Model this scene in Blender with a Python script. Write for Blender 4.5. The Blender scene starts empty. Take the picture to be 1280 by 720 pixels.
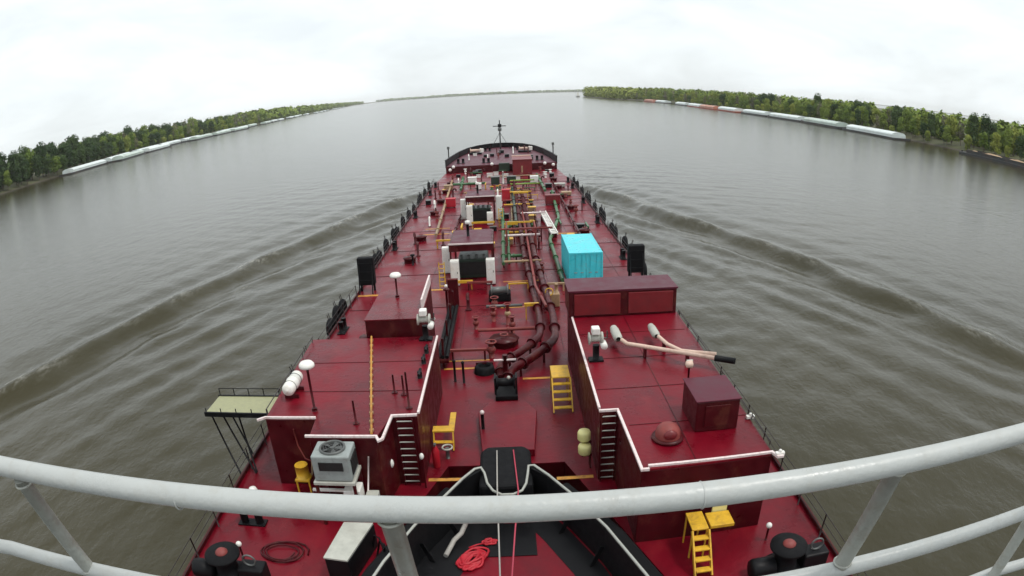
import bpy, bmesh, math, random
from mathutils import Vector, Matrix
import numpy as np
random.seed(7)
R = math.radians
scene = bpy.context.scene
col = scene.collection
V = Vector
CAMZ = 14.0          # metres above the barge's main deck (z = 0); the river is at WZ
WZ = -3.5

# ------------------------------------------------------------------ materials
def mat(name, base, rough=.5, metal=0, var=.12, scale=1.5, bump=.0, bscale=20, stain=None, stain_amt=.4, stain_scale=.6, spec=.5, coat=0, wear=None):
    m = bpy.data.materials.new(name); m.use_nodes = True
    nt = m.node_tree; N = nt.nodes; L = nt.links
    b = N['Principled BSDF']
    b.inputs['Metallic'].default_value = metal
    b.inputs['Specular IOR Level'].default_value = spec
    if coat: b.inputs['Coat Weight'].default_value = coat; b.inputs['Coat Roughness'].default_value = .15
    tc = N.new('ShaderNodeTexCoord'); geo = N.new('ShaderNodeNewGeometry')
    n1 = N.new('ShaderNodeTexNoise'); n1.inputs['Scale'].default_value = scale; n1.inputs['Detail'].default_value = 8; n1.inputs['Roughness'].default_value = .65
    L.new(geo.outputs['Position'], n1.inputs['Vector'])
    r1 = N.new('ShaderNodeMapRange'); r1.inputs[1].default_value = .3; r1.inputs[2].default_value = .7
    r1.inputs[3].default_value = 1-var; r1.inputs[4].default_value = 1+var
    L.new(n1.outputs['Fac'], r1.inputs[0])
    mul = N.new('ShaderNodeVectorMath'); mul.operation = 'SCALE'
    mul.inputs[0].default_value = base[:3]
    L.new(r1.outputs[0], mul.inputs['Scale'])
    out = mul.outputs[0]
    if stain:
        n2 = N.new('ShaderNodeTexNoise'); n2.inputs['Scale'].default_value = stain_scale; n2.inputs['Detail'].default_value = 9; n2.inputs['Roughness'].default_value = .7
        n2.inputs['Distortion'].default_value = .6
        L.new(geo.outputs['Position'], n2.inputs['Vector'])
        r2 = N.new('ShaderNodeMapRange'); r2.inputs[1].default_value = .5; r2.inputs[2].default_value = .68
        r2.inputs[3].default_value = 0; r2.inputs[4].default_value = stain_amt
        L.new(n2.outputs['Fac'], r2.inputs[0])
        mx = N.new('ShaderNodeMix'); mx.data_type = 'RGBA'
        L.new(r2.outputs[0], mx.inputs[0]); L.new(out, mx.inputs[6]); mx.inputs[7].default_value = (*stain, 1)
        out = mx.outputs[2]
    if wear:
        n4 = N.new('ShaderNodeTexNoise'); n4.inputs['Scale'].default_value = wear[1]; n4.inputs['Detail'].default_value = 12; n4.inputs['Roughness'].default_value = .75
        mp4 = N.new('ShaderNodeMapping'); mp4.inputs['Location'].default_value = (7, 3, 1); mp4.inputs['Scale'].default_value = (1.3, .6, 1)
        L.new(geo.outputs['Position'], mp4.inputs[0]); L.new(mp4.outputs[0], n4.inputs['Vector'])
        r4 = N.new('ShaderNodeMapRange'); r4.inputs[1].default_value = .53; r4.inputs[2].default_value = .63; r4.inputs[3].default_value = 0; r4.inputs[4].default_value = wear[2]
        L.new(n4.outputs['Fac'], r4.inputs[0])
        m4 = N.new('ShaderNodeMix'); m4.data_type = 'RGBA'; m4.inputs[7].default_value = (*wear[0], 1)
        L.new(r4.outputs[0], m4.inputs[0]); L.new(out, m4.inputs[6]); out = m4.outputs[2]
    L.new(out, b.inputs['Base Color'])
    r3 = N.new('ShaderNodeMapRange'); r3.inputs[1].default_value = .3; r3.inputs[2].default_value = .7
    r3.inputs[3].default_value = max(.02, rough*(.75 if not wear else .45)); r3.inputs[4].default_value = min(1, rough*1.25)
    L.new(n1.outputs['Fac'], r3.inputs[0]); L.new(r3.outputs[0], b.inputs['Roughness'])
    if bump:
        n3 = N.new('ShaderNodeTexNoise'); n3.inputs['Scale'].default_value = bscale; n3.inputs['Detail'].default_value = 5
        L.new(geo.outputs['Position'], n3.inputs['Vector'])
        bp = N.new('ShaderNodeBump'); bp.inputs['Strength'].default_value = bump; bp.inputs['Distance'].default_value = .03
        L.new(n3.outputs['Fac'], bp.inputs['Height']); L.new(bp.outputs[0], b.inputs['Normal'])
    return m

M = {}
M['deck'] = mat('deck_red', (.14, .0016, .009), .4, var=.3, scale=.45, bump=.35, bscale=5, stain=(.07, .006, .010), stain_amt=.8, stain_scale=.3, spec=.22, wear=((.2, .014, .018), .55, .35))
M['redsteel'] = mat('red_steel', (.058, .0012, .004), .5, var=.3, scale=2, bump=.1, spec=.25, stain=(.04, .004, .005), stain_amt=.6, stain_scale=1.2, wear=((.12, .035, .02), .9, .45))
M['panelred'] = mat('panel_red', (.16, .008, .012), .42, var=.2, scale=2, stain=(.09, .02, .02), stain_amt=.5)
M['brightred'] = mat('bright_red', (.42, .008, .02), .5, var=.15, scale=4)
M['pinkred'] = mat('faded_red', (.2, .035, .03), .6, var=.25, scale=4)
M['white'] = mat('white_paint', (.78, .77, .72), .4, var=.07, scale=3, stain=(.4, .3, .2), stain_amt=.35, stain_scale=3)
M['edge'] = mat('edge_white', (.72, .62, .6), .5, var=.15, scale=4, stain=(.3, .1, .08), stain_amt=.5, stain_scale=4)
M['rail'] = mat('rail_paint', (.42, .435, .42), .42, var=.05, scale=9, bump=.08, bscale=60, stain=(.36, .35, .3), stain_amt=.25, stain_scale=22, wear=((.3, .27, .22), 18, .16))
M['post'] = mat('rail_post_paint', (.36, .37, .335), .45, var=.08, scale=12, bump=.15, bscale=70, stain=(.28, .26, .2), stain_amt=.5, stain_scale=20, wear=((.2, .15, .1), 14, .4))
M['black'] = mat('black_rubber', (.006, .006, .007), .7, spec=.15, var=.3, scale=3, bump=.3, bscale=12)
M['blackpaint'] = mat('black_paint', (.006, .006, .007), .5, spec=.18, var=.3, scale=3)
M['yellow'] = mat('yellow_paint', (.62, .36, .025), .45, var=.15, scale=4, stain=(.2, .1, .03), stain_amt=.5, stain_scale=3)
M['yline'] = mat('yellow_line', (.5, .24, .035), .6, var=.3, scale=3, stain=(.16, .03, .02), stain_amt=.8, stain_scale=2)
M['green'] = mat('green_paint', (.045, .13, .05), .4, var=.2, scale=3)
M['lime'] = mat('lime_paint', (.2, .33, .04), .4, var=.2, scale=3)
M['darkgreen'] = mat('dark_green_paint', (.012, .03, .016), .45, var=.2, scale=3)
M['tan'] = mat('tan_paint', (.36, .24, .13), .5, var=.2, scale=3, stain=(.15, .06, .04), stain_amt=.6)
M['turq'] = mat('turquoise_paint', (.055, .60, .68), .45, var=.1, scale=1.5, stain=(.14, .42, .44), stain_amt=.5, stain_scale=1.5, wear=((.12, .42, .44), 1.2, .3))
M['grey'] = mat('grey_paint', (.27, .3, .29), .45, var=.12, scale=4, stain=(.15, .15, .13), stain_amt=.5, stain_scale=3)
M['lightgrey'] = mat('light_grey_paint', (.42, .42, .37), .5, var=.12, scale=3, stain=(.25, .22, .18), stain_amt=.4)
M['steel'] = mat('dull_steel', (.12, .125, .12), .45, metal=.4, var=.2, scale=6)
M['lag'] = mat('lagging', (.62, .45, .36), .55, var=.15, scale=6, stain=(.35, .2, .15), stain_amt=.5, stain_scale=3)
M['cream'] = mat('cream_plastic', (.72, .66, .28), .45, var=.08)
M['grating'] = mat('grating', (.3, .3, .17), .6, var=.15, scale=6)
M['dark'] = mat('dark_void', (.008, .007, .007), .7, var=.2)
M['wire'] = mat('wire', (.03, .022, .022), .5, var=.2)
M['rope'] = mat('rope_grey', (.35, .33, .3), .8, var=.2, scale=20)
M['redrope'] = mat('rope_red', (.4, .05, .08), .8, var=.2, scale=20)
M['orange'] = mat('rust_hull', (.30, .065, .035), .6, var=.25, scale=.3, stain=(.1, .04, .03), stain_amt=.5, stain_scale=.2)
M['bhull'] = mat('barge_hull', (.03, .032, .032), .6, var=.25, scale=.3, stain=(.1, .05, .03), stain_amt=.5, stain_scale=.2)
M['cover'] = mat('barge_cover', (.68, .74, .72), .45, var=.08, scale=.3, stain=(.45, .42, .36), stain_amt=.5, stain_scale=.15)
M['purple'] = mat('sky_tinted_top', (.085, .009, .022), .45, spec=.3, var=.2, scale=1.5)  # purplish tint puts the sky's reflection on top faces into the base colour

def leafmat(name, c, c2):
    m = bpy.data.materials.new(name); m.use_nodes = True
    N = m.node_tree.nodes; L = m.node_tree.links; b = N['Principled BSDF']
    oi = N.new('ShaderNodeObjectInfo'); geo = N.new('ShaderNodeNewGeometry')
    no = N.new('ShaderNodeTexNoise'); no.inputs['Scale'].default_value = .35; no.inputs['Detail'].default_value = 3
    L.new(geo.outputs['Position'], no.inputs['Vector'])
    ad = N.new('ShaderNodeMath'); ad.operation = 'MULTIPLY_ADD'; ad.inputs[1].default_value = 1.0; 
    L.new(oi.outputs['Random'], ad.inputs[0]); 
    sb = N.new('ShaderNodeMath'); sb.operation = 'MULTIPLY_ADD'; sb.inputs[1].default_value = 2.0; sb.inputs[2].default_value = -1.0
    L.new(no.outputs['Fac'], sb.inputs[0]); L.new(sb.outputs[0], ad.inputs[2])
    mx = N.new('ShaderNodeMix'); mx.data_type = 'RGBA'; mx.clamp_factor = True
    mx.inputs[6].default_value = (*c, 1); mx.inputs[7].default_value = (*c2, 1)
    L.new(ad.outputs[0], mx.inputs[0]); L.new(mx.outputs[2], b.inputs['Base Color'])
    b.inputs['Roughness'].default_value = .75; b.inputs['Specular IOR Level'].default_value = .25
    return m
M['leafdark'] = leafmat('leaf_dark', (.028, .06, .016), (.06, .10, .026))
M['leafmid'] = leafmat('leaf_mid', (.095, .155, .022), (.19, .25, .04))
M['leaflight'] = leafmat('leaf_light', (.15, .21, .03), (.27, .30, .055))
M['deadleaf'] = leafmat('dead_leaf', (.12, .11, .07), (.2, .19, .12))
M['bark'] = mat('bark', (.09, .07, .05), .9, var=.3, scale=2)
M['ground'] = mat('bank_soil', (.07, .075, .03), .9, var=.4, scale=.05, stain=(.16, .13, .08), stain_amt=.6, stain_scale=.02)
M['sand'] = mat('bank_sand', (.06, .05, .035), .9, var=.25, scale=.1)

# ------------------------------------------------------------------ mesh builder
class MB:
    def __init__(s): s.v = []; s.f = []; s.sm = []
    def add(s, vs, fs, smooth=False):
        b = len(s.v); s.v += [tuple(v) for v in vs]
        s.f += [tuple(b+i for i in f) for f in fs]; s.sm += [smooth]*len(fs)
        return s
    def box(s, x0, x1, y0, y1, z0, z1, rz=0, about=None):
        vs = [V((x, y, z)) for z in (z0, z1) for y in (y0, y1) for x in (x0, x1)]
        if rz:
            c = V(about) if about else V(((x0+x1)/2, (y0+y1)/2, 0))
            m = Matrix.Rotation(rz, 3, 'Z'); vs = [c + m @ (v-c) for v in vs]
        return s.add(vs, [(0, 2, 3, 1), (4, 5, 7, 6), (0, 1, 5, 4), (2, 6, 7, 3), (0, 4, 6, 2), (1, 3, 7, 5)])
    def prism(s, poly, z0, z1):
        n = len(poly)
        a = sum(poly[i][0]*poly[(i+1) % n][1]-poly[(i+1) % n][0]*poly[i][1] for i in range(n))
        if a < 0: poly = poly[::-1]
        vs = [(x, y, z0) for x, y in poly] + [(x, y, z1) for x, y in poly]
        fs = [tuple(range(n))[::-1], tuple(range(n, 2*n))] + [(i, (i+1) % n, n+(i+1) % n, n+i) for i in range(n)]
        return s.add(vs, fs)
    def tube(s, pts, r, n=10, cap=True, r2=None):
        pts = [V(p) for p in pts]; K = len(pts)
        rs = [r]*K if r2 is None else [r+(r2-r)*i/(K-1) for i in range(K)]
        vs = []; up = None
        for i, p in enumerate(pts):
            t = (pts[min(i+1, K-1)] - pts[max(i-1, 0)]).normalized()
            if up is None:
                up = V((0, 0, 1)) if abs(t.z) < .9 else V((1, 0, 0))
            a = (up - t*up.dot(t)).normalized(); b = t.cross(a); up = a
            for k in range(n):
                th = 2*math.pi*k/n
                vs.append(p + (a*math.cos(th)+b*math.sin(th))*rs[i])
        fs = [(i*n+k, (i+1)*n+k, (i+1)*n+(k+1) % n, i*n+(k+1) % n) for i in range(K-1) for k in range(n)]
        fs = [f[::-1] for f in fs]
        s.add(vs, fs, True)
        if cap:
            b = len(s.v)-len(vs)
            s.f.append(tuple(b+k for k in range(n))); s.sm.append(False)
            s.f.append(tuple(b+(K-1)*n+k for k in range(n))[::-1]); s.sm.append(False)
        return s
    def cyl(s, x, y, z0, z1, r, n=20, r2=None): return s.tube([(x, y, z0), (x, y, z1)], r, n, True, r2)
    def lathe(s, c, prof, n=20, axis='z'):
        c = V(c); vs = []
        for r, h in prof:
            for k in range(n):
                th = 2*math.pi*k/n; p = (r*math.cos(th), r*math.sin(th), h)
                if axis == 'x': p = (p[2], p[0], p[1])
                if axis == 'y': p = (p[1], p[2], p[0])
                vs.append(c+V(p))
        fs = [(i*n+k, i*n+(k+1) % n, (i+1)*n+(k+1) % n, (i+1)*n+k) for i in range(len(prof)-1) for k in range(n)]
        return s.add(vs, fs, True)
    def sphere(s, c, r, n=12, sx=1, sy=1, sz=1):
        c = V(c); rings = n//2+1; vs = []
        for i in range(rings):
            ph = math.pi*i/(rings-1)
            for k in range(n):
                th = 2*math.pi*k/n
                vs.append(c+V((r*sx*math.sin(ph)*math.cos(th), r*sy*math.sin(ph)*math.sin(th), r*sz*math.cos(ph))))
        fs = [(i*n+k, (i+1)*n+k, (i+1)*n+(k+1) % n, i*n+(k+1) % n) for i in range(rings-1) for k in range(n)]
        return s.add(vs, fs, True)
    def torus(s, c, R_, r, axis='x', n=20, m=8, arc=1.0):
        c = V(c); vs = []; N_ = n if arc >= 1 else n+1
        for i in range(N_):
            a = 2*math.pi*arc*i/n
            for k in range(m):
                b = 2*math.pi*k/m
                p = V(((R_+r*math.cos(b))*math.cos(a), (R_+r*math.cos(b))*math.sin(a), r*math.sin(b)))
                if axis == 'x': p = V((p.z, p.x, p.y))
                if axis == 'y': p = V((p.x, p.z, p.y))
                vs.append(c+p)
        lim = n if arc >= 1 else n
        fs = [(i*m+k, ((i+1) % N_)*m+k, ((i+1) % N_)*m+(k+1) % m, i*m+(k+1) % m) for i in range(lim) for k in range(m)]
        return s.add(vs, fs, True)
    def bar(s, a, b, w, h):
        """box-section bar from a to b (w horizontal width, h height)"""
        a = V(a); b = V(b); t = (b-a).normalized()
        u = V((0, 0, 1)) if abs(t.z) < .9 else V((1, 0, 0))
        sd = t.cross(u).normalized(); u = sd.cross(t)
        vs = [p + sd*i*w/2 + u*j*h/2 for p in (a, b) for i, j in ((-1, -1), (1, -1), (1, 1), (-1, 1))]
        return s.add(vs, [(0, 3, 2, 1), (4, 5, 6, 7), (0, 1, 5, 4), (1, 2, 6, 5), (2, 3, 7, 6), (3, 0, 4, 7)])
    def build(s, name, m, parent=None, bevel=0, loc=None):
        me = bpy.data.meshes.new(name)
        o = bpy.data.objects.new(name, me); col.objects.link(o)
        vs = s.v
        if parent is not None:
            o.parent = parent
            off = ORIG.get(parent.name, V((0, 0, 0)))
            if off.length_squared: vs = [tuple(V(v)-off) for v in vs]
            ORIG[o.name] = off        # the part's own origin sits at its thing's base
        elif loc is not None:
            vs = [tuple(V(v)-V(loc)) for v in vs]; o.location = loc; ORIG[o.name] = V(loc)
        me.from_pydata(vs, [], s.f); me.update()
        me.polygons.foreach_set('use_smooth', s.sm)
        me.materials.append(m)
        if bevel:
            bv = o.modifiers.new('Bevel', 'BEVEL'); bv.width = bevel; bv.segments = 2; bv.limit_method = 'ANGLE'
        return o
ORIG = {}
def tag(o, label=None, cat=None, group=None, kind=None):
    if label: o['label'] = label
    if cat: o['category'] = cat
    if group: o['group'] = group
    if kind: o['kind'] = kind
    return o
def thing(name, label, cat, loc=(0, 0, 0), group=None):
    o = bpy.data.objects.new(name, None); col.objects.link(o); o.location = loc
    o.empty_display_size = .3
    ORIG[o.name] = V(loc)
    return tag(o, label, cat, group)
def copy_tree(o, parent=None):
    c = o.copy(); col.objects.link(c)
    if parent is not None: c.parent = parent
    ORIG[c.name] = ORIG.get(o.name, V((0, 0, 0)))
    for ch in list(o.children): copy_tree(ch, c)
    return c
def placed(o, loc, rz=0, s=None, label=None, group=None):
    o.location = loc; o.rotation_euler = (0, 0, rz)
    if s: o.scale = s if hasattr(s, '__len__') else (s, s, s)
    if label: o['label'] = label
    if group: o['group'] = group
    return o
def arc(c, r, a0, a1, n, z=0):
    return [(c[0]+r*math.cos(R(a0+(a1-a0)*i/n)), c[1]+r*math.sin(R(a0+(a1-a0)*i/n)), z) for i in range(n+1)]

# ------------------------------------------------------------------ camera (wide action-camera lens, pitched down)
F_PX, PITCH, ROLL, YAW = 790.0, R(17.8), R(-2.35), R(.28)
def cam2world(v):
    x, y, z = v
    cr, sr = math.cos(ROLL), math.sin(ROLL); x, y = x*cr-y*sr, x*sr+y*cr
    cp, sp = math.cos(PITCH), math.sin(PITCH); zz = y*cp-z*sp; yy = y*sp+z*cp
    cy, sy = math.cos(YAW), math.sin(YAW)
    return V((x*cy+yy*sy, yy*cy-x*sy, zz))
cd = bpy.data.cameras.new('camera'); cam = bpy.data.objects.new('camera', cd); col.objects.link(cam)
rt, upv, fw = cam2world((1, 0, 0)), cam2world((0, 1, 0)), cam2world((0, 0, 1))
mw = Matrix((rt, upv, -fw)).transposed().to_4x4(); mw.translation = V((0, 0, CAMZ)); cam.matrix_world = mw
cd.type = 'PANO'; cd.clip_start = .05; cd.clip_end = 60000; cd.sensor_width = 36; cd.sensor_fit = 'HORIZONTAL'
cc = cd.cycles if hasattr(cd, 'cycles') and hasattr(cd.cycles, 'panorama_type') else cd
cc.panorama_type = 'FISHEYE_EQUISOLID'; cc.fisheye_lens = F_PX*36/1280; cc.fisheye_fov = R(170)
scene.camera = cam

# ------------------------------------------------------------------ world, sun
SUN_EL, SUN_AZ = 66, 112      # compass azimuth from +Y clockwise: high, behind and to starboard
w = bpy.data.worlds.new('World'); scene.world = w; w.use_nodes = True
N = w.node_tree.nodes; L = w.node_tree.links; bg = N['Background']
sky = N.new('ShaderNodeTexSky'); sky.sky_type = 'NISHITA'; sky.sun_disc = False
sky.sun_elevation = R(SUN_EL); sky.sun_rotation = R(SUN_AZ); sky.air_density = 1; sky.dust_density = 3; sky.ozone_density = 1
geo = N.new('ShaderNodeTexCoord')
mp = N.new('ShaderNodeMapping'); mp.inputs['Scale'].default_value = (1, 1, 3.2); L.new(geo.outputs['Generated'], mp.inputs[0])
cn = N.new('ShaderNodeTexNoise'); cn.inputs['Scale'].default_value = 3.0; cn.inputs['Detail'].default_value = 9; cn.inputs['Roughness'].default_value = .55; cn.inputs['Distortion'].default_value = .4
L.new(mp.outputs[0], cn.inputs['Vector'])
cr = N.new('ShaderNodeMapRange'); cr.inputs[1].default_value = .36; cr.inputs[2].default_value = .6; cr.inputs[3].default_value = .76; cr.inputs[4].default_value = 1
L.new(cn.outputs['Fac'], cr.inputs[0])
cl = N.new('ShaderNodeMix'); cl.data_type = 'RGBA'; cl.inputs[7].default_value = (8.75, 9.3, 9.5, 1)
L.new(cr.outputs[0], cl.inputs[0]); L.new(sky.outputs[0], cl.inputs[6]); L.new(cl.outputs[2], bg.inputs['Color'])
bg.inputs['Strength'].default_value = .105
sl = bpy.data.lights.new('sun', 'SUN'); sl.energy = 1.5; sl.angle = R(11); sl.color = (1, .96, .9)
so = bpy.data.objects.new('sun', sl); col.objects.link(so)
sd = V((math.sin(R(SUN_AZ))*math.cos(R(SUN_EL)), math.cos(R(SUN_AZ))*math.cos(R(SUN_EL)), math.sin(R(SUN_EL))))
so.rotation_euler = sd.to_track_quat('Z', 'Y').to_euler(); so.location = (0, 0, 200)
scene.view_settings.view_transform = 'Standard'; scene.view_settings.look = 'None'
scene.view_settings.exposure = .2; scene.view_settings.gamma = 1
scene.cycles.volume_bounces = 3; scene.cycles.max_bounces = 6

# ------------------------------------------------------------------ river
def interp(x, xs, ys): return float(np.interp(x, xs, ys))
LY = [-3000, 0, 260, 350, 430, 540, 660, 780, 1170, 1890, 4240, 7000, 9000]
LX = [-280, -276, -278, -285, -305, -326, -341, -352, -426, -560, -1010, -1380, -1700]
RY = [-3000, 0, 187, 240, 320, 400, 476, 600, 860, 1030, 1215, 1500, 1740, 1780]
RX = [215, 214, 211, 208, 208, 212, 214, 218, 234, 229, 210, 212, 222, 260]
def left_shore(y): return interp(y, LY, LX)
def right_shore(y): return interp(y, RY, RX)

def axis_pts(segs):
    out = [segs[0][0]]
    for a, b, st in segs:
        n = max(1, round((b-a)/st)); out += [a+(b-a)*(i+1)/n for i in range(n)]
    return np.array(out)
gx = axis_pts([(-9500, -2000, 2500), (-2000, -200, 300), (-200, -80, 6), (-80, -10, .55), (-10, 9, 3), (9, 80, .55), (80, 200, 6), (200, 2000, 300), (2000, 9500, 2500)])
gy = axis_pts([(-4000, -100, 1300), (-100, 5, 7), (5, 130, .6), (130, 170, 1.5), (170, 400, 12), (400, 2000, 200), (2000, 9500, 2500)])
X, Y = np.meshgrid(gx, gy)
rng = np.random.RandomState(3)
def bumpy(X, Y, s, seed):
    rs = np.random.RandomState(seed); o = 0*X
    for _ in range(7):
        a = rs.rand()*6.28; k = (0.5+rs.rand())/s
        o = o + np.sin((X*np.cos(a)+Y*np.sin(a))*k*6.28+rs.rand()*6.28)
    return o/3.5
A = np.abs(X+.5)
far = 118 - Y                                   # distance astern of the bow shoulder
uc = 13 + 27*(np.clip(far, 0, None)/85)**.93     # the wake's crest line (about 18 degrees)
u = A - uc + bumpy(X, Y, 38, 5)*.5
grow = np.clip(far/14, 0, 1)*np.exp(-np.clip(far, 0, None)/190)
lam = 6.9 + np.clip(far, 0, 120)*.015
def train(u, c, wd): return np.exp(-((u-c)/wd)**2)
Z = (.78+.25*bumpy(X, Y, 16, 31))*grow*train(u, -1.5, 4.0)*(2*((1+np.cos((u+.4+.35*bumpy(X, Y, 10, 33))/lam*2*np.pi))/2)**1.5-.8)
# shorter waves in echelon, crests a little oblique to the crest line
ph = (A*np.cos(R(33)) + Y*np.sin(R(33)))/4.6*2*np.pi
Z += .22*grow*train(u, -6, 6)*np.cos(ph)*(0.7+.5*bumpy(X, Y, 20, 8))
Z += .2*grow*train(u, -11, 4)*np.cos((u+11)/5.2*2*np.pi)*(0.6+.6*bumpy(X, Y, 25, 18))
Z += .06*grow*train(u, 7, 5)*np.cos((u-7)/6.5*2*np.pi+bumpy(X, Y, 40, 6))
Z += .09*grow*np.exp(-((u+14)/8)**2)*np.cos((A*.93+Y*.36)/3.1*2*np.pi)*(0.8+.5*bumpy(X, Y, 12, 4))
Z += .05*bumpy(X, Y, 4.2, 1)*np.clip(1-A/90, 0, 1)+.03*bumpy(X, Y, 2.6, 41)*np.clip(1-A/60, 0, 1)+.05*bumpy(X, Y, 11, 2)*np.clip(1-A/90, 0, 1)
Z += .11*grow*train(u, -8, 7)*np.cos((A*.88+Y*.47+.5*bumpy(X, Y, 9, 51))/2.9*2*np.pi)*(.6+.6*bumpy(X, Y, 15, 52))
Z += .045*bumpy(X, Y, 1.7, 61)*np.exp(-((A-18)/9)**2)
fade = np.clip((85-A)/25, 0, 1)*np.clip((Y-0)/15, 0, 1)*np.clip((165-Y)/30, 0, 1)
Z = Z*fade
foam = np.clip(train(u, -.3, .9)*(.55+.7*bumpy(X, Y, 9, 11)), 0, 1)*grow*fade*.55
foam += np.clip(np.exp(-np.clip(A-11.2, 0, None)/1.2)*np.clip(far/10, 0, 1)*(.45+.5*bumpy(X, Y, 7, 13)), 0, 1)*.5*fade
foam += np.clip(train(u, -5.6, .8)*(.1+.8*bumpy(X, Y, 8, 12)), 0, 1)*grow*fade*.4
ny, nx = X.shape
me = bpy.data.meshes.new('river'); 
vv = np.stack([X, Y, Z+WZ], -1).reshape(-1, 3)
idx = np.arange(ny*nx).reshape(ny, nx)
q = np.stack([idx[:-1, :-1], idx[:-1, 1:], idx[1:, 1:], idx[1:, :-1]], -1).reshape(-1, 4)
me.vertices.add(len(vv)); me.vertices.foreach_set('co', vv.ravel())
me.loops.add(q.size); me.loops.foreach_set('vertex_index', q.ravel())
me.polygons.add(len(q)); me.polygons.foreach_set('loop_start', np.arange(0, q.size, 4)); me.polygons.foreach_set('loop_total', np.full(len(q), 4))
me.update(); me.validate()
me.polygons.foreach_set('use_smooth', [True]*len(q))
at_ = me.attributes.new('foam', 'FLOAT', 'POINT'); at_.data.foreach_set('value', np.clip(foam, 0, 1).ravel())
river = bpy.data.objects.new('river', me); col.objects.link(river); tag(river, kind='structure')
m = bpy.data.materials.new('river_water'); m.use_nodes = True; N = m.node_tree.nodes; L = m.node_tree.links; b = N['Principled BSDF']
b.inputs['Roughness'].default_value = .15; b.inputs['IOR'].default_value = 1.333
geo = N.new('ShaderNodeNewGeometry')
def noise(sc, det, rough=.55, sx=1, sy=1):
    mp = N.new('ShaderNodeMapping'); mp.inputs['Scale'].default_value = (sx, sy, 1); L.new(geo.outputs['Position'], mp.inputs[0])
    n = N.new('ShaderNodeTexNoise'); n.inputs['Scale'].default_value = sc; n.inputs['Detail'].default_value = det; n.inputs['Roughness'].default_value = rough
    L.new(mp.outputs[0], n.inputs['Vector']); return n.outputs['Fac']
mx = N.new('ShaderNodeMix'); mx.data_type = 'RGBA'; mx.inputs[6].default_value = (.028, .025, .009, 1); mx.inputs[7].default_value = (.044, .036, .014, 1)
L.new(noise(.03, 4), mx.inputs[0])
# foam streaks
fa = N.new('ShaderNodeAttribute'); fa.attribute_name = 'foam'
fn = noise(1.1, 9, .75, 1.6, .6)
fr = N.new('ShaderNodeMapRange'); fr.inputs[1].default_value = .48; fr.inputs[2].default_value = .66; L.new(fn, fr.inputs[0])
fm = N.new('ShaderNodeMath'); fm.operation = 'MULTIPLY'; fm.use_clamp = True; L.new(fa.outputs['Fac'], fm.inputs[0]); L.new(fr.outputs[0], fm.inputs[1])
fx = N.new('ShaderNodeMix'); fx.data_type = 'RGBA'; fx.inputs[7].default_value = (.5, .49, .44, 1)
L.new(fm.outputs[0], fx.inputs[0]); L.new(mx.outputs[2], fx.inputs[6]); L.new(fx.outputs[2], b.inputs['Base Color'])
ra = N.new('ShaderNodeMath'); ra.operation = 'MULTIPLY_ADD'; ra.inputs[1].default_value = .5; ra.inputs[2].default_value = .15; L.new(fm.outputs[0], ra.inputs[0]); L.new(ra.outputs[0], b.inputs['Roughness'])
b1 = N.new('ShaderNodeBump'); b1.inputs['Strength'].default_value = .75; b1.inputs['Distance'].default_value = .09
L.new(noise(1.3, 5, .6, 1, .7), b1.inputs['Height'])
b2 = N.new('ShaderNodeBump'); b2.inputs['Strength'].default_value = .32; b2.inputs['Distance'].default_value = .30
L.new(noise(.33, 3, .5, 1.2, .8), b2.inputs['Height']); L.new(b1.outputs[0], b2.inputs['Normal'])
L.new(b2.outputs[0], b.inputs['Normal'])
me.materials.append(m)

# river banks: land sheets with a sloping shore
def bank(name, shore, ys, sign, outer):
    vs = []; fs = []
    offs = [(-2, -1.2), (3, .5), (9, 1.6), (40, 2.2), (200, 2.6), (outer, 3)]
    for y in ys:
        x = shore(y)
        for d, z in offs: vs.append((x+sign*d, y, WZ+z))
    n = len(offs)
    for i in range(len(ys)-1):
        for k in range(n-1):
            f = (i*n+k, (i+1)*n+k, (i+1)*n+k+1, i*n+k+1)
            fs.append(f if sign < 0 else f[::-1])
    mb = MB(); mb.add(vs, fs, True); o = mb.build(name, M['ground']); o.data.materials.append(M['sand'])
    for i, p in enumerate(o.data.polygons):
        if i % (n-1) == 0: p.material_index = 1
    return tag(o, kind='structure')
ysl = list(range(-3000, 0, 500)) + list(range(0, 1300, 30)) + list(range(1300, 9001, 300))
bank('left_bank_ground', left_shore, ysl, -1, 6500)
ysr = list(range(-3000, 0, 500)) + list(range(0, 1760, 30)) + [1760, 1780]
bank('right_bank_ground', right_shore, ysr, 1, 6500)
mb = MB(); mb.prism([(-1500, 7600), (900, 7600), (1500, 6900), (3200, 6200), (5200, 4000), (8500, 3600), (8500, 9000), (-1500, 9000)], WZ-1, WZ+2)
tag(mb.build('far_bank_ground', M['ground']), kind='structure')

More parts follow.
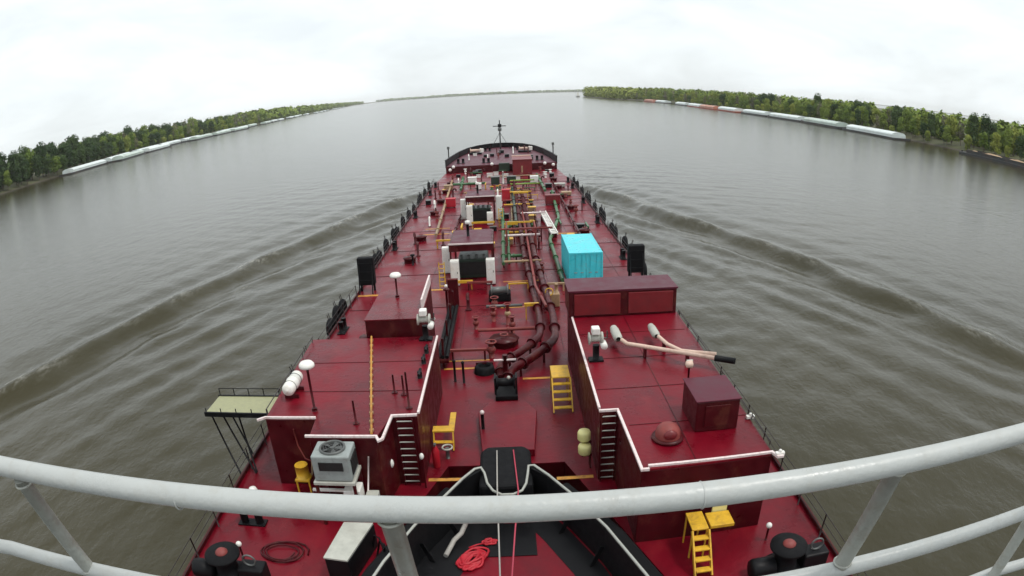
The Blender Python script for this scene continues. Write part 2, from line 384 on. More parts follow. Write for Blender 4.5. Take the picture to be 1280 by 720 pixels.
# ------------------------------------------------------------------ trees
def crown_mesh(seed, h, rad, nleaf, leaf, base=.18):
    rs = random.Random(seed); mb = MB()
    lobes = []
    for i in range(rs.randint(9, 13)):
        t = rs.random(); z = h*(base+.1+ (.86-base)*t); rr = rad*(.95-.55*abs(t-.4))*rs.uniform(.35, .8)
        a = rs.random()*6.283; lr = rad*rs.uniform(.32, .52)*(1-.3*t)
        lobes.append((V((rr*math.cos(a), rr*math.sin(a), min(z, h*.88-lr*.85))), lr))
    lobes.append((V((rs.uniform(-.15, .15)*rad, 0, h-rad*.55)), rad*.58)); lobes.append((V((0, 0, h*.72)), rad*.66))
    lobes.append((V((0, 0, h*.5)), rad*.7))
    tot = sum(l[1]**2 for l in lobes)
    for c, lr in lobes:
        for _ in range(int(nleaf*lr*lr/tot)):
            d = V((rs.gauss(0, 1), rs.gauss(0, 1), rs.gauss(0, 1))).normalized()
            p = c + V((d.x, d.y, d.z*.85))*lr*rs.uniform(.62, 1.1)
            nrm = (d + V((rs.uniform(-.8, .8), rs.uniform(-.8, .8), rs.uniform(-.4, .9)))).normalized()
            a = nrm.orthogonal().normalized(); bb = nrm.cross(a); s = leaf*rs.uniform(.6, 1.3)
            th = rs.random()*6.28; a, bb = a*math.cos(th)+bb*math.sin(th), bb*math.cos(th)-a*math.sin(th)
            mb.add([p+a*s*.6, p+bb*s*.45+nrm*s*.1, p-a*s*.6, p-bb*s*.45+nrm*s*.1], [(0, 1, 2, 3)])
    return mb
def make_tree(name, label, seed, h, rad, leafm, group, nleaf=1500, leaf=.95, base=.18):
    t = thing(name, label, 'tree', (0, 0, 0), group)
    rs = random.Random(seed*3+1); tr = MB()
    top = V((rs.uniform(-.4, .4), rs.uniform(-.4, .4), h*.72))
    tr.tube([(0, 0, -.6), (.05, 0, h*.25), top*.6+V((0, 0, h*.05)), top], .34, 8, True, .07)
    for k in range(6):
        a = k*1.05+rs.random(); z = h*rs.uniform(.25, .6)
        tr.tube([(0, 0, z), (math.cos(a)*rad*.35, math.sin(a)*rad*.35, z+h*.1), (math.cos(a)*rad*.7, math.sin(a)*rad*.7, z+h*.17)], .13, 5, True, .04)
    tr.build('trunk', M['bark'], t)
    crown_mesh(seed, h, rad, nleaf, leaf, base).build('crown', M[leafm], t)
    return t
G1 = 'trees standing along the river banks'
KIND = {}
specs = [('broad_tree', 'broad dark green tree', 'leafdark', 20, 6.4, .12),
         ('bushy_tree', 'bushy mid green tree', 'leafmid', 18, 5.6, .08),
         ('slender_tree', 'slender tall mid green tree', 'leafmid', 20.5, 4.6, .1),
         ('low_tree', 'low light green tree at the water', 'leaflight', 11, 4.6, .02),
         ('pale_tree', 'pale yellow green tree', 'leaflight', 18, 5.8, .1),
         ('bare_tree', 'thin half bare grey tree', 'deadleaf', 20, 4.2, .25),
         ('dark_tree', 'tall dark green tree', 'leafdark', 21, 5.6, .1)]
protos = [make_tree(n, l, 11+i*7, h, r, lm, G1, base=bs, nleaf=320 if n == 'bare_tree' else 1500) for i, (n, l, lm, h, r, bs) in enumerate(specs)]
used = [False]*len(protos)
def put_tree(k, x, y, z, s, side):
    if used[k]: t = copy_tree(protos[k])
    else: t = protos[k]; used[k] = True
    zone = 'before the moored barges' if y < (330 if side == 'left' else 260) else 'beside the moored barges' if y < 700 else 'farther upriver'
    t['label'] = f'{specs[k][1]}, {side} bank {zone}'
    t['group'] = f'{specs[k][0].replace("_", " ")}s on the {side} bank {zone}'
    placed(t, (x, y, z), random.random()*6.28, (s*random.uniform(.9, 1.15), s*random.uniform(.9, 1.15), s*random.uniform(.88, 1.14)))
def tree_rows(shore, side, sign, y0, y1, hs, mix_near, mix_far, gap0, gap1):
    y = y0; n = 0
    while y < y1:
        f = (y-y0)/(y1-y0); gap = gap0+(gap1-gap0)*f
        for row, (d, rsx) in enumerate(((3.5, .72), (11, .96), (20, 1.04))):
            if row == 2 and f > .55: continue
            yy = y + random.uniform(-.4, .4)*gap + row*gap*.33
            dd = d+random.uniform(-2, 2.5)
            pool = [0, 6, 0, 1, 6] if side == 'left' and yy < 420 else mix_near if random.random() > f*1.3 else mix_far
            k = random.choice(pool)
            if row == 0 and random.random() < .3 and not (side == 'left' and yy < 420): k = 3
            s = hs(yy)/21*rsx*random.uniform(.86, 1.08)
            put_tree(k, shore(yy)+sign*dd, yy, WZ+1.4, s, side); n += 1
        y += gap
    return n
hL = lambda y: interp(y, [200, 500, 900, 1300], [21.5, 22.5, 23, 23])
hR = lambda y: interp(y, [150, 300, 500, 900, 1300, 1700], [16, 16, 16, 19, 23, 27])
nL = tree_rows(left_shore, 'left', -1, 225, 1080, hL, [0, 0, 6, 6, 1, 2], [1, 4, 4, 3, 1, 2, 5], 9.5, 19)
nR = tree_rows(right_shore, 'right', 1, 165, 1080, hR, [1, 0, 6, 1, 4, 2, 5], [4, 4, 1, 4, 2, 1, 5], 9.0, 20)
print('trees', nL, nR)

def woods(name, pts_fn, n, hs, leaf, m, seed):
    """one mass of foliage: many ragged crowns merged"""
    rs = random.Random(seed); mb = MB()
    for _ in range(n):
        x, y, h, rad, nl = pts_fn(rs)
        for k in range(nl):
            d = V((rs.gauss(0, 1), rs.gauss(0, 1), rs.gauss(0, 1))).normalized()
            top = h*rs.uniform(.86, 1)
            z = top*(.52+.48*d.z) ; rr = rad*(1-.25*max(0, d.z))
            p = V((x+d.x*rr*rs.uniform(.7, 1.1), y+d.y*rr*rs.uniform(.7, 1.1), WZ+1+z))
            nrm = (d + V((rs.uniform(-.8, .8), rs.uniform(-.8, .8), rs.uniform(-.3, .9)))).normalized()
            a = nrm.orthogonal().normalized(); bb = nrm.cross(a); s = leaf*rs.uniform(.7, 1.3)
            mb.add([p+a*s*.6, p+bb*s*.5, p-a*s*.6, p-bb*s*.5], [(0, 1, 2, 3)])
    return tag(mb.build(name, m), name.replace('_', ' ')+' of merged green crowns along the bank', 'woods', kind='stuff')
def fL(rs):
    y = 200+rs.random()**1.3*1150; return left_shore(y)-rs.uniform(28, 60), y, hL(y)*rs.uniform(.72, 1.0), rs.uniform(5, 8), 150
woods('left_bank_woods', fL, 330, hL, 2.0, M['leafdark'], 5)
def fL2(rs):
    y = 1050+rs.random()**1.3*4200; return left_shore(y)-rs.uniform(6, 60), y, 24*rs.uniform(.75, 1.1), rs.uniform(8, 14), 70
woods('left_far_woods', fL2, 420, hL, 5.5, M['leaflight'], 6)
def fR(rs):
    y = 130+rs.random()**1.2*1000; return right_shore(y)+rs.uniform(28, 60), y, hR(y)*rs.uniform(.92, 1.1), rs.uniform(5, 8), 150
woods('right_bank_woods', fR, 330, hR, 2.0, M['leafmid'], 7)
def fR2(rs):
    y = 1060+rs.random()*680; return right_shore(y)+rs.uniform(5, 70), y, hR(y)*rs.uniform(.8, 1.08), rs.uniform(7, 10), 90
woods('right_far_woods', fR2, 260, hR, 3.6, M['leaflight'], 8)
def fF(rs):
    if rs.random() < .55: return rs.uniform(-1500, 900), rs.uniform(7600, 7900), 26*rs.uniform(.8, 1.2), 40, 14
    t = rs.random(); return 900+t*1500, 7600-t*800+rs.uniform(0, 200), 26*rs.uniform(.8, 1.2), 40, 14
woods('horizon_woods', fF, 420, hL, 22, M['leafmid'], 9)

# ------------------------------------------------------------------ moored barges along the banks
def make_hopper(coverm, hullm, label, group):
    t = thing('moored_barge', label, 'barge', (0, 0, 0), group)
    h = MB(); Lh, W_ = 29.5, 5.3
    h.prism([(-W_, -Lh), (W_, -Lh), (W_, Lh-3), (W_-.6, Lh), (-W_+.6, Lh), (-W_, Lh-3)], -.9, 1.35)
    h.build('hull', hullm, t, bevel=.15)
    cm = MB(); cm.box(-W_+.7, -W_+.95, -Lh+4, Lh-5, 1.35, 2.6); cm.box(W_-.95, W_-.7, -Lh+4, Lh-5, 1.35, 2.6)
    cm.box(-W_+.95, W_-.95, -Lh+4, -Lh+4.25, 1.35, 2.6); cm.box(-W_+.95, W_-.95, Lh-5.25, Lh-5, 1.35, 2.6)
    cm.build('coaming', coverm or hullm, t)
    if coverm:
        for k in range(7):       # arched fibreglass lids
            y0 = -Lh+4.1+k*7.15; lid = MB(); n = 8; vs = []
            for yy in (y0+.15, y0+7.05):
                for i in range(n+1):
                    a = math.pi*i/n; vs.append((-(W_-.55)*math.cos(a), yy, 2.62+1.5*math.sin(a)))
            fs = [(i, i+1, n+1+i+1, n+1+i) for i in range(n)] + [tuple(range(n+1))[::-1], tuple(range(n+1, 2*n+2))]
            lid.add(vs, fs); lid.build('cover', coverm, t)
    else:
        lo = MB(); vs = []; fs = []; rs = random.Random(4)
        for j in range(25):
            for i in range(7):
                vs.append((-W_+1+i*(2*W_-2)/6, -Lh+4.3+j*(2*Lh-10)/24, 1.4+1.6*math.sin(math.pi*i/6)*(0.7+.3*math.sin(j*.8))+rs.uniform(-.15, .15)))
        fs = [(j*7+i, j*7+i+1, (j+1)*7+i+1, (j+1)*7+i) for j in range(24) for i in range(6)]
        lo.add(vs, fs, True); lo.build('cargo', M['tan'], t)
    for s in (-1, 1): MB().cyl(s*4.2, Lh-1.6, 1.35, 2.0, .3).build('bollard', M['blackpaint'], t)
    return t
M['cover2'] = mat('green_grey_cover', (.5, .58, .52), .5, var=.1, scale=.3, stain=(.3, .3, .24), stain_amt=.6, stain_scale=.12)
M['cover3'] = mat('rusty_cover', (.46, .2, .13), .6, var=.2, scale=.3, stain=(.6, .55, .5), stain_amt=.5, stain_scale=.1)
BT = {'white': make_hopper(M['cover'], M['bhull'], '', 'x'), 'grey green': make_hopper(M['cover2'], M['bhull'], '', 'x'), 'rust red': make_hopper(M['cover'], M['orange'], '', 'x'),
      'rusty topped': make_hopper(M['cover3'], M['orange'], '', 'x'), 'open dark': make_hopper(None, M['bhull'], '', 'x')}
bused = set()
def slope(shore, y): return -math.atan2(shore(y+40)-shore(y-40), 80)
def put_barge(kind, shore, off, y, where):
    p = BT[kind]; o = p if kind not in bused else copy_tree(p); bused.add(kind)
    placed(o, (shore(y)+off+random.uniform(-1, 1), y+random.uniform(-2, 2), WZ-random.uniform(0, .35)), slope(shore, y)+random.uniform(-.02, .02), None, f'{kind} hopper barge moored {where}', f'{kind} barges moored {where}')
rb = random.Random(12)
for i in range(9):
    if i == 5: continue
    put_barge('white' if rb.random() < .7 else 'grey green', left_shore, 9, 350+i*63, 'in the inner row on the left bank')
for i in range(6):
    if i == 2: continue
    put_barge('white' if i == 1 else 'grey green', left_shore, 21+i*.7, 410+i*64, 'in the outer row off the left bank')
for i in range(9):
    if i in (3, 7): continue
    put_barge('white' if i % 3 else 'grey green', left_shore, 13, 950+i*68, 'in the distant line on the left bank')
for i in range(12):
    if i % 5 == 4: continue
    put_barge('white', left_shore, 24, 1620+i*115, 'far off near the left bend')
for i, k in enumerate(('white', 'grey green', 'white', 'white')): put_barge(k, right_shore, -8, 298+i*62, 'by the nearer trees of the right bank')
for i, k in enumerate(('rust red', 'rusty topped', 'rust red', 'white', 'rust red', 'white', 'rusty topped')):
    if i != 4: put_barge(k, right_shore, -9, 550+i*63, 'farther along the right bank')
put_barge('open dark', right_shore, -9, 186, 'at the right frame edge below the trees'); del BT['open dark']['group']
# small white towboat at the point
t = thing('towboat', 'small white towboat beside the distant wooded point', 'boat', (204, 1690, WZ))
MB().prism([(200, 1676), (208, 1676), (208, 1702), (206, 1706), (202, 1706), (200, 1702)], WZ-.5, WZ+1.6).build('hull', M['blackpaint'], t, .1)
MB().box(201, 207, 1679, 1698, WZ+1.6, WZ+5).box(201.6, 206.4, 1684, 1696, WZ+5, WZ+9).build('cabin', M['white'], t, .1)
MB().box(202, 206, 1687, 1694, WZ+9, WZ+13).build('wheelhouse', M['white'], t, .1)


# ------------------------------------------------------------------ tank barge
bg_ = thing('tank_barge', 'long dark red tank barge pushed ahead by the tug', 'barge', (-.45, 60, 0))
PX, SX = -11.3, 10.4
bow = [(-11.3, 98), (-10.75, 104), (-10.45, 111), (-9.95, 117.5), (-9.0, 124.5), (-7.6, 130.5), (-5.4, 134.8), (-2.9, 137.3), (-.45, 138.1),
       (2.0, 137.3), (4.5, 134.8), (6.7, 130.5), (8.1, 124.5), (9.05, 117.5), (9.55, 111), (9.85, 104), (10.4, 98)]
bow = [(x, y if y <= 112 else 112+(y-112)*1.33) for x, y in bow]
notch = [(5.9, -10), (5.6, 8), (4.9, 12.5), (3.3, 17), (1.9, 20.9), (-2.7, 20.9), (-4.1, 17), (-5.7, 12.5), (-6.5, 8), (-6.8, -10)]
outline = [(PX, -10)] + bow + [(SX, -10)] + notch
MB().prism(outline, -5.2, -.04).build('hull', M['redsteel'], bg_)
MB().prism(outline, -.04, 0).build('main_deck', M['deck'], bg_)
def ribbon(pts, w, z0, z1, mb=None):
    """upright strip of width w following a plan polyline"""
    mb = mb or MB(); P = [V((x, y, 0)) for x, y in pts]; L_, R_ = [], []
    for i, p in enumerate(P):
        a = (P[i]-P[i-1]).normalized() if i else (P[1]-P[0]).normalized()
        b = (P[i+1]-P[i]).normalized() if i < len(P)-1 else a
        t = (a+b).normalized(); n = V((-t.y, t.x, 0)); k = w/2/max(.35, n.dot(V((-a.y, a.x, 0))))
        L_.append(p+n*k); R_.append(p-n*k)
    n = len(P); vs = []
    for z in (z0, z1): vs += [(p.x, p.y, z) for p in L_] + [(p.x, p.y, z) for p in R_]
    fs = []
    for i in range(n-1):
        fs += [(i, i+1, n+i+1, n+i), (2*n+i, 3*n+i, 3*n+i+1, 2*n+i+1), (i, 2*n+i, 2*n+i+1, i+1), (n+i, n+i+1, 3*n+i+1, 3*n+i)]
    fs += [(0, n, 3*n, 2*n), (n-1, 3*n-1, 4*n-1, 2*n-1)]
    return mb.add(vs, fs)
# fishplate round the deck edge, rubbing bar, raised bow
e = ribbon([(PX+.12, 5), (PX+.12, 97.6)], .06, 0, .22); ribbon([(SX-.12, 5), (SX-.12, 97.6)], .06, 0, .22, e)
e.build('deck_edge_bar', M['redsteel'], bg_)
e = ribbon([(PX-.12, -9), (PX-.12, 98)], .24, -.75, -.25); ribbon([(SX+.12, -9), (SX+.12, 98)], .24, -.75, -.25, e)
e.build('rubbing_strake', M['black'], bg_, .04)
FB = 111.5
fc = [(-10.3, FB)] + [(x*1.0+(.12 if x < -1 else -.12 if x > 0 else 0), y-.1) for x, y in bow[3:-3]] + [(9.4, FB)]
MB().prism(fc, 0, 1.2).build('forecastle', M['redsteel'], bg_, .03)
MB().prism([(x*.985, y-.12 if y > FB+1 else y+.02) for x, y in fc], 1.2, 1.23).build('forecastle_deck', M['purple'], bg_)
ribbon([(-10.4, 112.6)]+bow[3:-3][:0]+[b_ for b_ in bow if b_[1] > 113]+[(9.5, 112.6)], .16, .9, 2.2).build('bulwark', M['blackpaint'], bg_)
ribbon([(-10.4, 112.6)]+bow[3:-3][:0]+[b_ for b_ in bow if b_[1] > 113]+[(9.5, 112.6)], .3, 2.2, 2.3).build('cap_rail', M['blackpaint'], bg_)
for i in range(4, len(bow)-4):
    x, y = bow[i]; c = V((-.45, 100, 0)); d = (c-V((x, y, 0))).normalized()
    st = MB(); p = V((x, y, 0))+d*.1; q = V((x, y, 0))+d*.75
    st.add([(p.x, p.y, 1.22), (q.x, q.y, 1.22), (p.x, p.y, 2.1), (p.x+.05, p.y, 1.22), (q.x+.05, q.y, 1.22), (p.x+.05, p.y, 2.1)],
           [(0, 1, 2), (3, 5, 4), (0, 3, 4, 1), (1, 4, 5, 2), (0, 2, 5, 3)]); st.build('bulwark_stay', M['redsteel'], bg_)
# raised trunk decks either side of the notch
portp = [(-9.6, 27.4), (-9.35, 19.55), (-7.3, 19.6), (-7.2, 18.25), (-4.75, 18.25), (-4.45, 19.72), (-3.5, 19.75), (-3.45, 27.4)]
stbp = [(3.0, 31), (3.04, 19.5), (3.66, 19.5), (3.78, 15.65), (8.2, 15.75), (8.45, 31)]
for pg, nm in ((portp, 'raised_deck'), (stbp, 'raised_deck')):
    o = MB().prism(pg, 0, 2.94).build(nm, M['redsteel'], bg_, .02)
    inn = [(x, y) for x, y in pg]
    top = MB().prism(inn, 2.94, 3.0).build('deck_plate', M['deck'], o)
    top['label'] = 'red steel plate on top of the raised deck'
wb = lambda pts: ribbon(pts, .09, 2.99, 3.07)
for pts in ([(-9.62, 19.35), (-9.35, 19.57), (-7.3, 19.6)], [(-7.35, 18.27), (-4.75, 18.27), (-4.62, 17.98), (-4.5, 18.1), (-4.42, 19.72), (-3.5, 19.77)], [(-3.47, 19.9), (-3.45, 27.3)],
            [(3.04, 29), (3.04, 19.7)], [(3.0, 19.5), (3.67, 19.5), (3.79, 15.62), (4.02, 15.62)], [(4.02, 15.8), (8.2, 15.8), (8.3, 15.5), (8.5, 15.5)]):
    wb(pts).build('white_edging', M['edge'], bg_)
# second, slightly higher trunk ahead of the port one
o = MB().prism([(-6.95, 27.75), (-4.2, 27.75), (-4.35, 33.5), (-6.95, 33.5)], 0, 3.74).build('raised_deck', M['redsteel'], bg_, .02)
MB().prism([(-6.98, 27.72), (-4.17, 27.72), (-4.32, 33.53), (-6.98, 33.53)], 3.74, 3.8).build('deck_plate', M['deck'], o)
ribbon([(-4.3, 29.0), (-4.36, 33.2)], .09, 3.8, 4.3).build('white_edging', M['edge'], bg_)
# weathertight storage box across the back of the starboard trunk
o = MB().box(2.9, 8.35, 29.05, 31.1, 3.0, 4.3).build('storage_box', M['redsteel'], bg_, .03)
MB().box(2.85, 8.4, 29.0, 31.15, 4.3, 4.38).build('box_lid', M['purple'], o)
for x0, x1 in ((3.15, 5.45), (5.85, 8.15)): MB().box(x0, x1, 28.97, 29.05, 3.12, 4.2).build('box_panel', M['panelred'], o, .02)
# hatch covers, weld beads and lashing points on the main deck
k = 0
for y in (34, 52, 60, 73, 81, 89, 97):
    for x in (-8.4, 7.6):
        if y < 50 and x > 0: continue
        h = MB().lathe((x, y, 0), [(.5, 0), (.5, .35), (.58, .36), (.58, .46), (.0, .5)], 18).build('tank_hatch', M['redsteel'], bg_)
        MB().torus((x, y, .62), .2, .025, 'z', 14, 6).build('hand_wheel', M['pinkred'], h)
for y in range(24, 104, 8):
    b = MB().bar((PX+.3, y, .012), (-4.6 if y < 36 else SX-.3, y, .012), .06, .03)
    if y > 34 or y > 200: b.build('deck_seam', M['redsteel'], bg_)
for x in (-8.9, -5.9, -2.9, 2.9, 5.9, 8.4): MB().bar((x, 34.3 if x < -4 else 52 if 2.9 < x < 8 else 32, .01), (x, 98, .01), .025, .016).build('deck_seam', M['redsteel'], bg_)
for y in (21.8, 24.6): MB().bar((-9.3, y, 3.008), (-3.6, y, 3.008), .025, .016).build('deck_seam', M['redsteel'], bg_)
for y in (18.4, 21.2, 24.0, 26.8): MB().bar((3.9 if y < 19 else 3.15, y, 3.008), (8.2, y, 3.008), .025, .016).build('deck_seam', M['redsteel'], bg_)
MB().bar((5.6, 15.9, 3.008), (5.6, 28.9, 3.008), .025, .016).build('deck_seam', M['redsteel'], bg_)
# painted yellow walkway stripes
for (xa, xb, y, wd) in ((-3.6, -1.6, 30.1, .2), (-3.6, -1.2, 31.1, .12), (.5, 2.1, 28.6, .2), (-3.4, -2.1, 19.95, .2), (1.5, 2.9, 19.75, .2), (-6.0, -4.7, 43.9, .3), (-11.1, -9.4, 43.2, .35),
                        (-.6, 1.2, 39.4, .14), (-8.5, -5.8, 62.5, .3), (-8.6, -6.0, 65.2, .3), (5.0, 7.8, 60.5, .35), (-.4, 2.6, 45.2, .2)):
    MB().box(xa, xb, y-wd/2, y+wd/2, .004, .012).build('yellow_stripe', M['yline'], bg_)
# wheel tracks / hump ahead of the notch
MB().prism([(-1.35, 21.4), (.75, 21.4), (1.0, 24.6), (.5, 25.6), (-1.1, 25.6), (-1.6, 24.6)], 0, .35).build('chain_box', M['deck'], bg_, .03)

# ------------------------------------------------------------------ tug in the notch
tg = thing('pushing_tug', 'black tug bow with white bulwark cap fitted into the barge notch', 'boat', (-.4, 5, 0))
hp = [(-5.5, 7.5), (-4.7, 11.6), (-4.05, 13.8), (-3.3, 15.6), (-2.55, 17.0), (-1.9, 18.2), (-1.2, 18.9)]
sp = [(.45, 18.9), (1.1, 18.2), (1.85, 16.9), (2.7, 15.1), (3.5, 12.8), (4.2, 10.6), (4.8, 7.5)]
MB().prism([(-5.8, -14)]+hp+sp+[(5.0, -14)], -5, -.25).build('hull', M['blackpaint'], tg)
MB().prism([(-5.75, -13.9)]+[(x*.97, y-.1) for x, y in hp+sp]+[(4.95, -13.9)], -.25, -.2).build('foredeck', M['deck'], tg)
ribbon([(-5.8, 2)]+hp, .14, -.25, 1.24).build('bulwark', M['blackpaint'], tg)
ribbon(sp+[(5.0, 2)], .14, -.25, 1.24).build('bulwark', M['blackpaint'], tg)
MB().box(-1.25, .5, 17.4, 17.55, -.25, .9).build('stem_bulwark', M['blackpaint'], tg)
MB().tube([(x, y, 1.27) for x, y in [(-5.8, 2)]+hp[:-1]]+[(-1.5, 18.75, 1.29), (-1.28, 18.85, 1.28), (-1.15, 18.6, 1.2), (-1.05, 18.1, 1.1), (-.85, 17.75, 1.02), (-.55, 17.55, .98),
          (-.15, 17.55, .98), (.15, 17.7, 1.02), (.3, 18.0, 1.1), (.38, 18.5, 1.2), (.42, 18.85, 1.28), (.62, 18.85, 1.29)]+[(x, y, 1.27) for x, y in sp[1:]+[(5.0, 2)]], .048, 8).build('cap_rail', M['post'], tg)
f = MB(); f.prism([(-1.35, 18.0), (-1.35, 20.3), (-1.1, 20.65), (.3, 20.65), (.55, 20.3), (.55, 18.0), (.25, 17.95), (-1.05, 17.95)], -2, 1.05); f.build('bow_fender', M['black'], tg, .12)
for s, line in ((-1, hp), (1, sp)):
    ribbon([(x+s*.42, y+.3) for x, y in (line[:-1] if s < 0 else line[1:])], .66, -1.6, .62).build('side_fender_and_shade', M['black'], tg, .08)  # rubber fender whose black also stands in for the shadow along the notch
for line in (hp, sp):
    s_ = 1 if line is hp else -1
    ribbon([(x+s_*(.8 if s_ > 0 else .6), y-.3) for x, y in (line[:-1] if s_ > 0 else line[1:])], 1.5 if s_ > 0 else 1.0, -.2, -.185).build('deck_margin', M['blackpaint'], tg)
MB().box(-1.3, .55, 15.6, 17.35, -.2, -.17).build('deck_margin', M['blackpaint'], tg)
for line in (hp, sp):
    s_ = 1 if line is hp else -1
    for i in range(1, 6):
        x, y = line[i if s_ > 0 else i]; MB().bar((x+s_*.12, y-.05, .5), (x+s_*.45, y-.22, -.2), .03, .2).build('bulwark_stay', M['blackpaint'], tg)
st = MB(); st.box(-3.0, 2.6, -11, -.6, -.2, 9.2); st.build('deckhouse', M['white'], tg, .05)
MB().box(-2.4, 2.4, -6, .4, 9.2, 12.0).build('wheelhouse', M['white'], tg, .05)
MB().box(-2.9, 2.9, -7, 1.0, 12.0, 12.2).build('wheelhouse_roof', M['steel'], tg, .03)
# towing gear on the tug's foredeck
c = thing('capstan', 'black capstan on the tug foredeck below the mooring lines', 'capstan', (-.35, 13.3, -.2))
MB().lathe((-.35, 13.3, -.2), [(.42, 0), (.42, .15), (.24, .3), (.2, .65), (.34, .85), (.34, .95), (0, 1.0)], 20).build('drum', M['blackpaint'], c)
MB().sphere((-.35, 13.3, .85), .1).build('cap', M['post'], c)
for nm, m_, lab, p in (('mooring_line', 'rope', 'grey mooring line running aft from the tug bow beside the red one', [(-.72, 20.2, 1.12), (-.7, 17.6, 1.1), (-.66, 15.5, .9), (-.62, 13.1, .75)]),
                       ('mooring_line', 'redrope', 'red mooring line running aft from the tug bow to the capstan', [(-.1, 20.2, 1.12), (.02, 17.6, 1.1), (-.15, 15.5, .9), (-.32, 13.35, .5)])):
    tag(MB().tube(p, .028, 6).build(nm, M[m_], loc=p[0]), lab, 'rope')
rs = random.Random(2)
def coil(c, r, n, rr, m_, lab, name='rope_coil', flat=.5):
    mb = MB(); pts = []
    for i in range(n*16+1):
        a = i/16*2*math.pi; q = r*(1-.45*i/(n*16))
        pts.append((c[0]+q*math.cos(a)*(1+.15*math.sin(i*.37)), c[1]+q*math.sin(a)*flat*2*(1+.15*math.cos(i*.29)), c[2]+rr+.02*i/16+.03*math.sin(i*.9)**2))
    mb.tube(pts, rr, 6)
    return tag(mb.build(name, m_, loc=c), lab, 'rope')
def heap(c, sx, sy, n, rr, m_, lab, seed):
    rs = random.Random(seed); ctrl = []
    a = 0
    for i in range(n):
        a += rs.uniform(.9, 2.3); q = rs.uniform(.35, 1)
        ctrl.append(V((c[0]+math.cos(a)*sx*q+.35*sy*math.sin(a), c[1]+math.sin(a)*sy*q, c[2]+rr+.18*rs.random()*(1.1-q))))
    pts = []
    for i in range(1, n-2):
        p0, p1, p2, p3 = ctrl[i-1:i+3]
        for k in range(6):
            t_ = k/6; pts.append(.5*((2*p1)+(p2-p0)*t_+(2*p0-5*p1+4*p2-p3)*t_*t_+(3*p1-p0-3*p2+p3)*t_**3))
    return tag(MB().tube(pts, rr, 6).build('rope_heap', m_, loc=c), lab, 'rope')
heap((-1.55, 15.45, -.19), .5, .62, 46, .045, M['brightred'], 'heaped bright red rope on the tug foredeck', 4)
heap((-1.05, 16.3, -.17), .3, .2, 22, .035, M['brightred'], 'small tangle of red line just under the white railing', 9)
tag(MB().tube([(-1.7, 16.0, -.1), (-1.45, 16.15, -.1), (-1.2, 16.2, -.08)], .03, 6).build('rope_tail', M['brightred'], loc=(-1.45, 16.1, -.15)), 'thin red line joining the two red rope heaps', 'rope')
ch = MB(); ch.tube([(-2.45, 15.6, -.1), (-2.2, 16.3, .0), (-1.95, 16.5, .15), (-1.75, 16.9, .4)], .09, 8)
tag(ch.build('rope_tail', M['rope'], loc=(-2.45, 15.6, -.19)), 'short frayed grey rope end left of the red rope heap', 'rope')

# ------------------------------------------------------------------ deck fittings
def ladder(lab, x0, x1, y, z0, z1, rungm, m_, n):
    t = thing('ladder', lab, 'ladder', ((x0+x1)/2, y, z0))
    for x in (x0, x1): MB().bar((x, y, z0), (x, y, z1), .05, .05).build('side_rail', m_, t)
    for i in range(n):
        z = z0+.2+(z1-z0-.3)*i/(n-1); MB().tube([(x0, y-.01, z), (x1, y-.01, z)], .028, 6).build('rung', rungm, t)
    return t
ladder('vertical ladder with pale rungs on the port raised deck wall', -4.25, -3.68, 19.62, 0, 2.95, M['post'], M['redsteel'], 10)
ladder('vertical ladder with pale rungs on the starboard raised deck wall', 3.1, 3.6, 19.38, 0, 2.95, M['post'], M['redsteel'], 10)

def steps(lab, x, y, z, w, n, dy, plat, pdir=-1):
    """yellow step unit: a platform with treads going down toward pdir*y"""
    t = thing('boarding_steps', lab, 'steps', (x, y, 0))
    MB().box(x-w/2, x+w/2, y-plat/2, y+plat/2, z-.06, z).build('platform', M['yellow'], t, .01)
    for s in (-1, 1):
        MB().bar((x+s*w/2, y+pdir*plat/2, z-.05), (x+s*w/2, y+pdir*(plat/2+n*dy), .05), .05, .16).build('stringer', M['yellow'], t)
        for e in (-1, 1): MB().bar((x+s*(w/2-.04), y+e*(plat/2-.05), 0), (x+s*(w/2-.04), y+e*(plat/2-.05), z-.06), .05, .05).build('leg', M['yellow'], t)
    for i in range(n):
        zz = z*(1-(i+1)/(n+1)); yy = y+pdir*(plat/2+dy*(i+.6))
        MB().box(x-w/2+.03, x+w/2-.03, yy-.11, yy+.11, zz-.02, zz+.02).build('tread', M['yellow'], t)
    return t
steps('yellow steps on the main deck beside the starboard raised deck', 2.2, 26.6, 1.3, .85, 4, .28, 1.3)
t = steps('yellow step platform in front of the starboard raised deck below the railing', 5.6, 15.0, 1.25, .55, 4, .24, .9)
MB().box(5.95, 6.75, 14.6, 15.3, 1.15, 1.27).build('side_platform', M['yellow'], t, .01)
MB().box(6.2, 6.7, 15.34, 15.4, .9, 1.9).build('sign_panel', M['cream'], t)
t = thing('step_stool', 'yellow L shaped steps on deck by the port raised deck wall', 'steps', (-2.9, 22.7, 0))
MB().box(-3.4, -2.5, 22.3, 22.75, .75, .82).build('platform', M['yellow'], t, .01)
MB().box(-2.75, -2.5, 22.75, 23.9, .75, .82).build('walkway', M['yellow'], t, .01)
for x in (-3.35, -2.55):
    MB().bar((x, 22.35, 0), (x, 22.35, .75), .05, .05).build('leg', M['yellow'], t); MB().bar((x, 22.0, .05), (x, 22.35, .75), .05, .1).build('leg', M['yellow'], t)
MB().box(-3.35, -2.55, 22.05, 22.25, .36, .4).build('tread', M['yellow'], t)
t = thing('step_platform', 'yellow and brown equipment stand left of the air conditioner', 'stand', (-8.0, 19.0, 0))
MB().box(-8.35, -7.75, 18.7, 19.2, .7, .8).build('platform', M['yellow'], t, .02); MB().tube([(-8.05, 18.95, .8), (-8.05, 18.95, 1.35)], .26, 14).build('drum', M['yellow'], t)
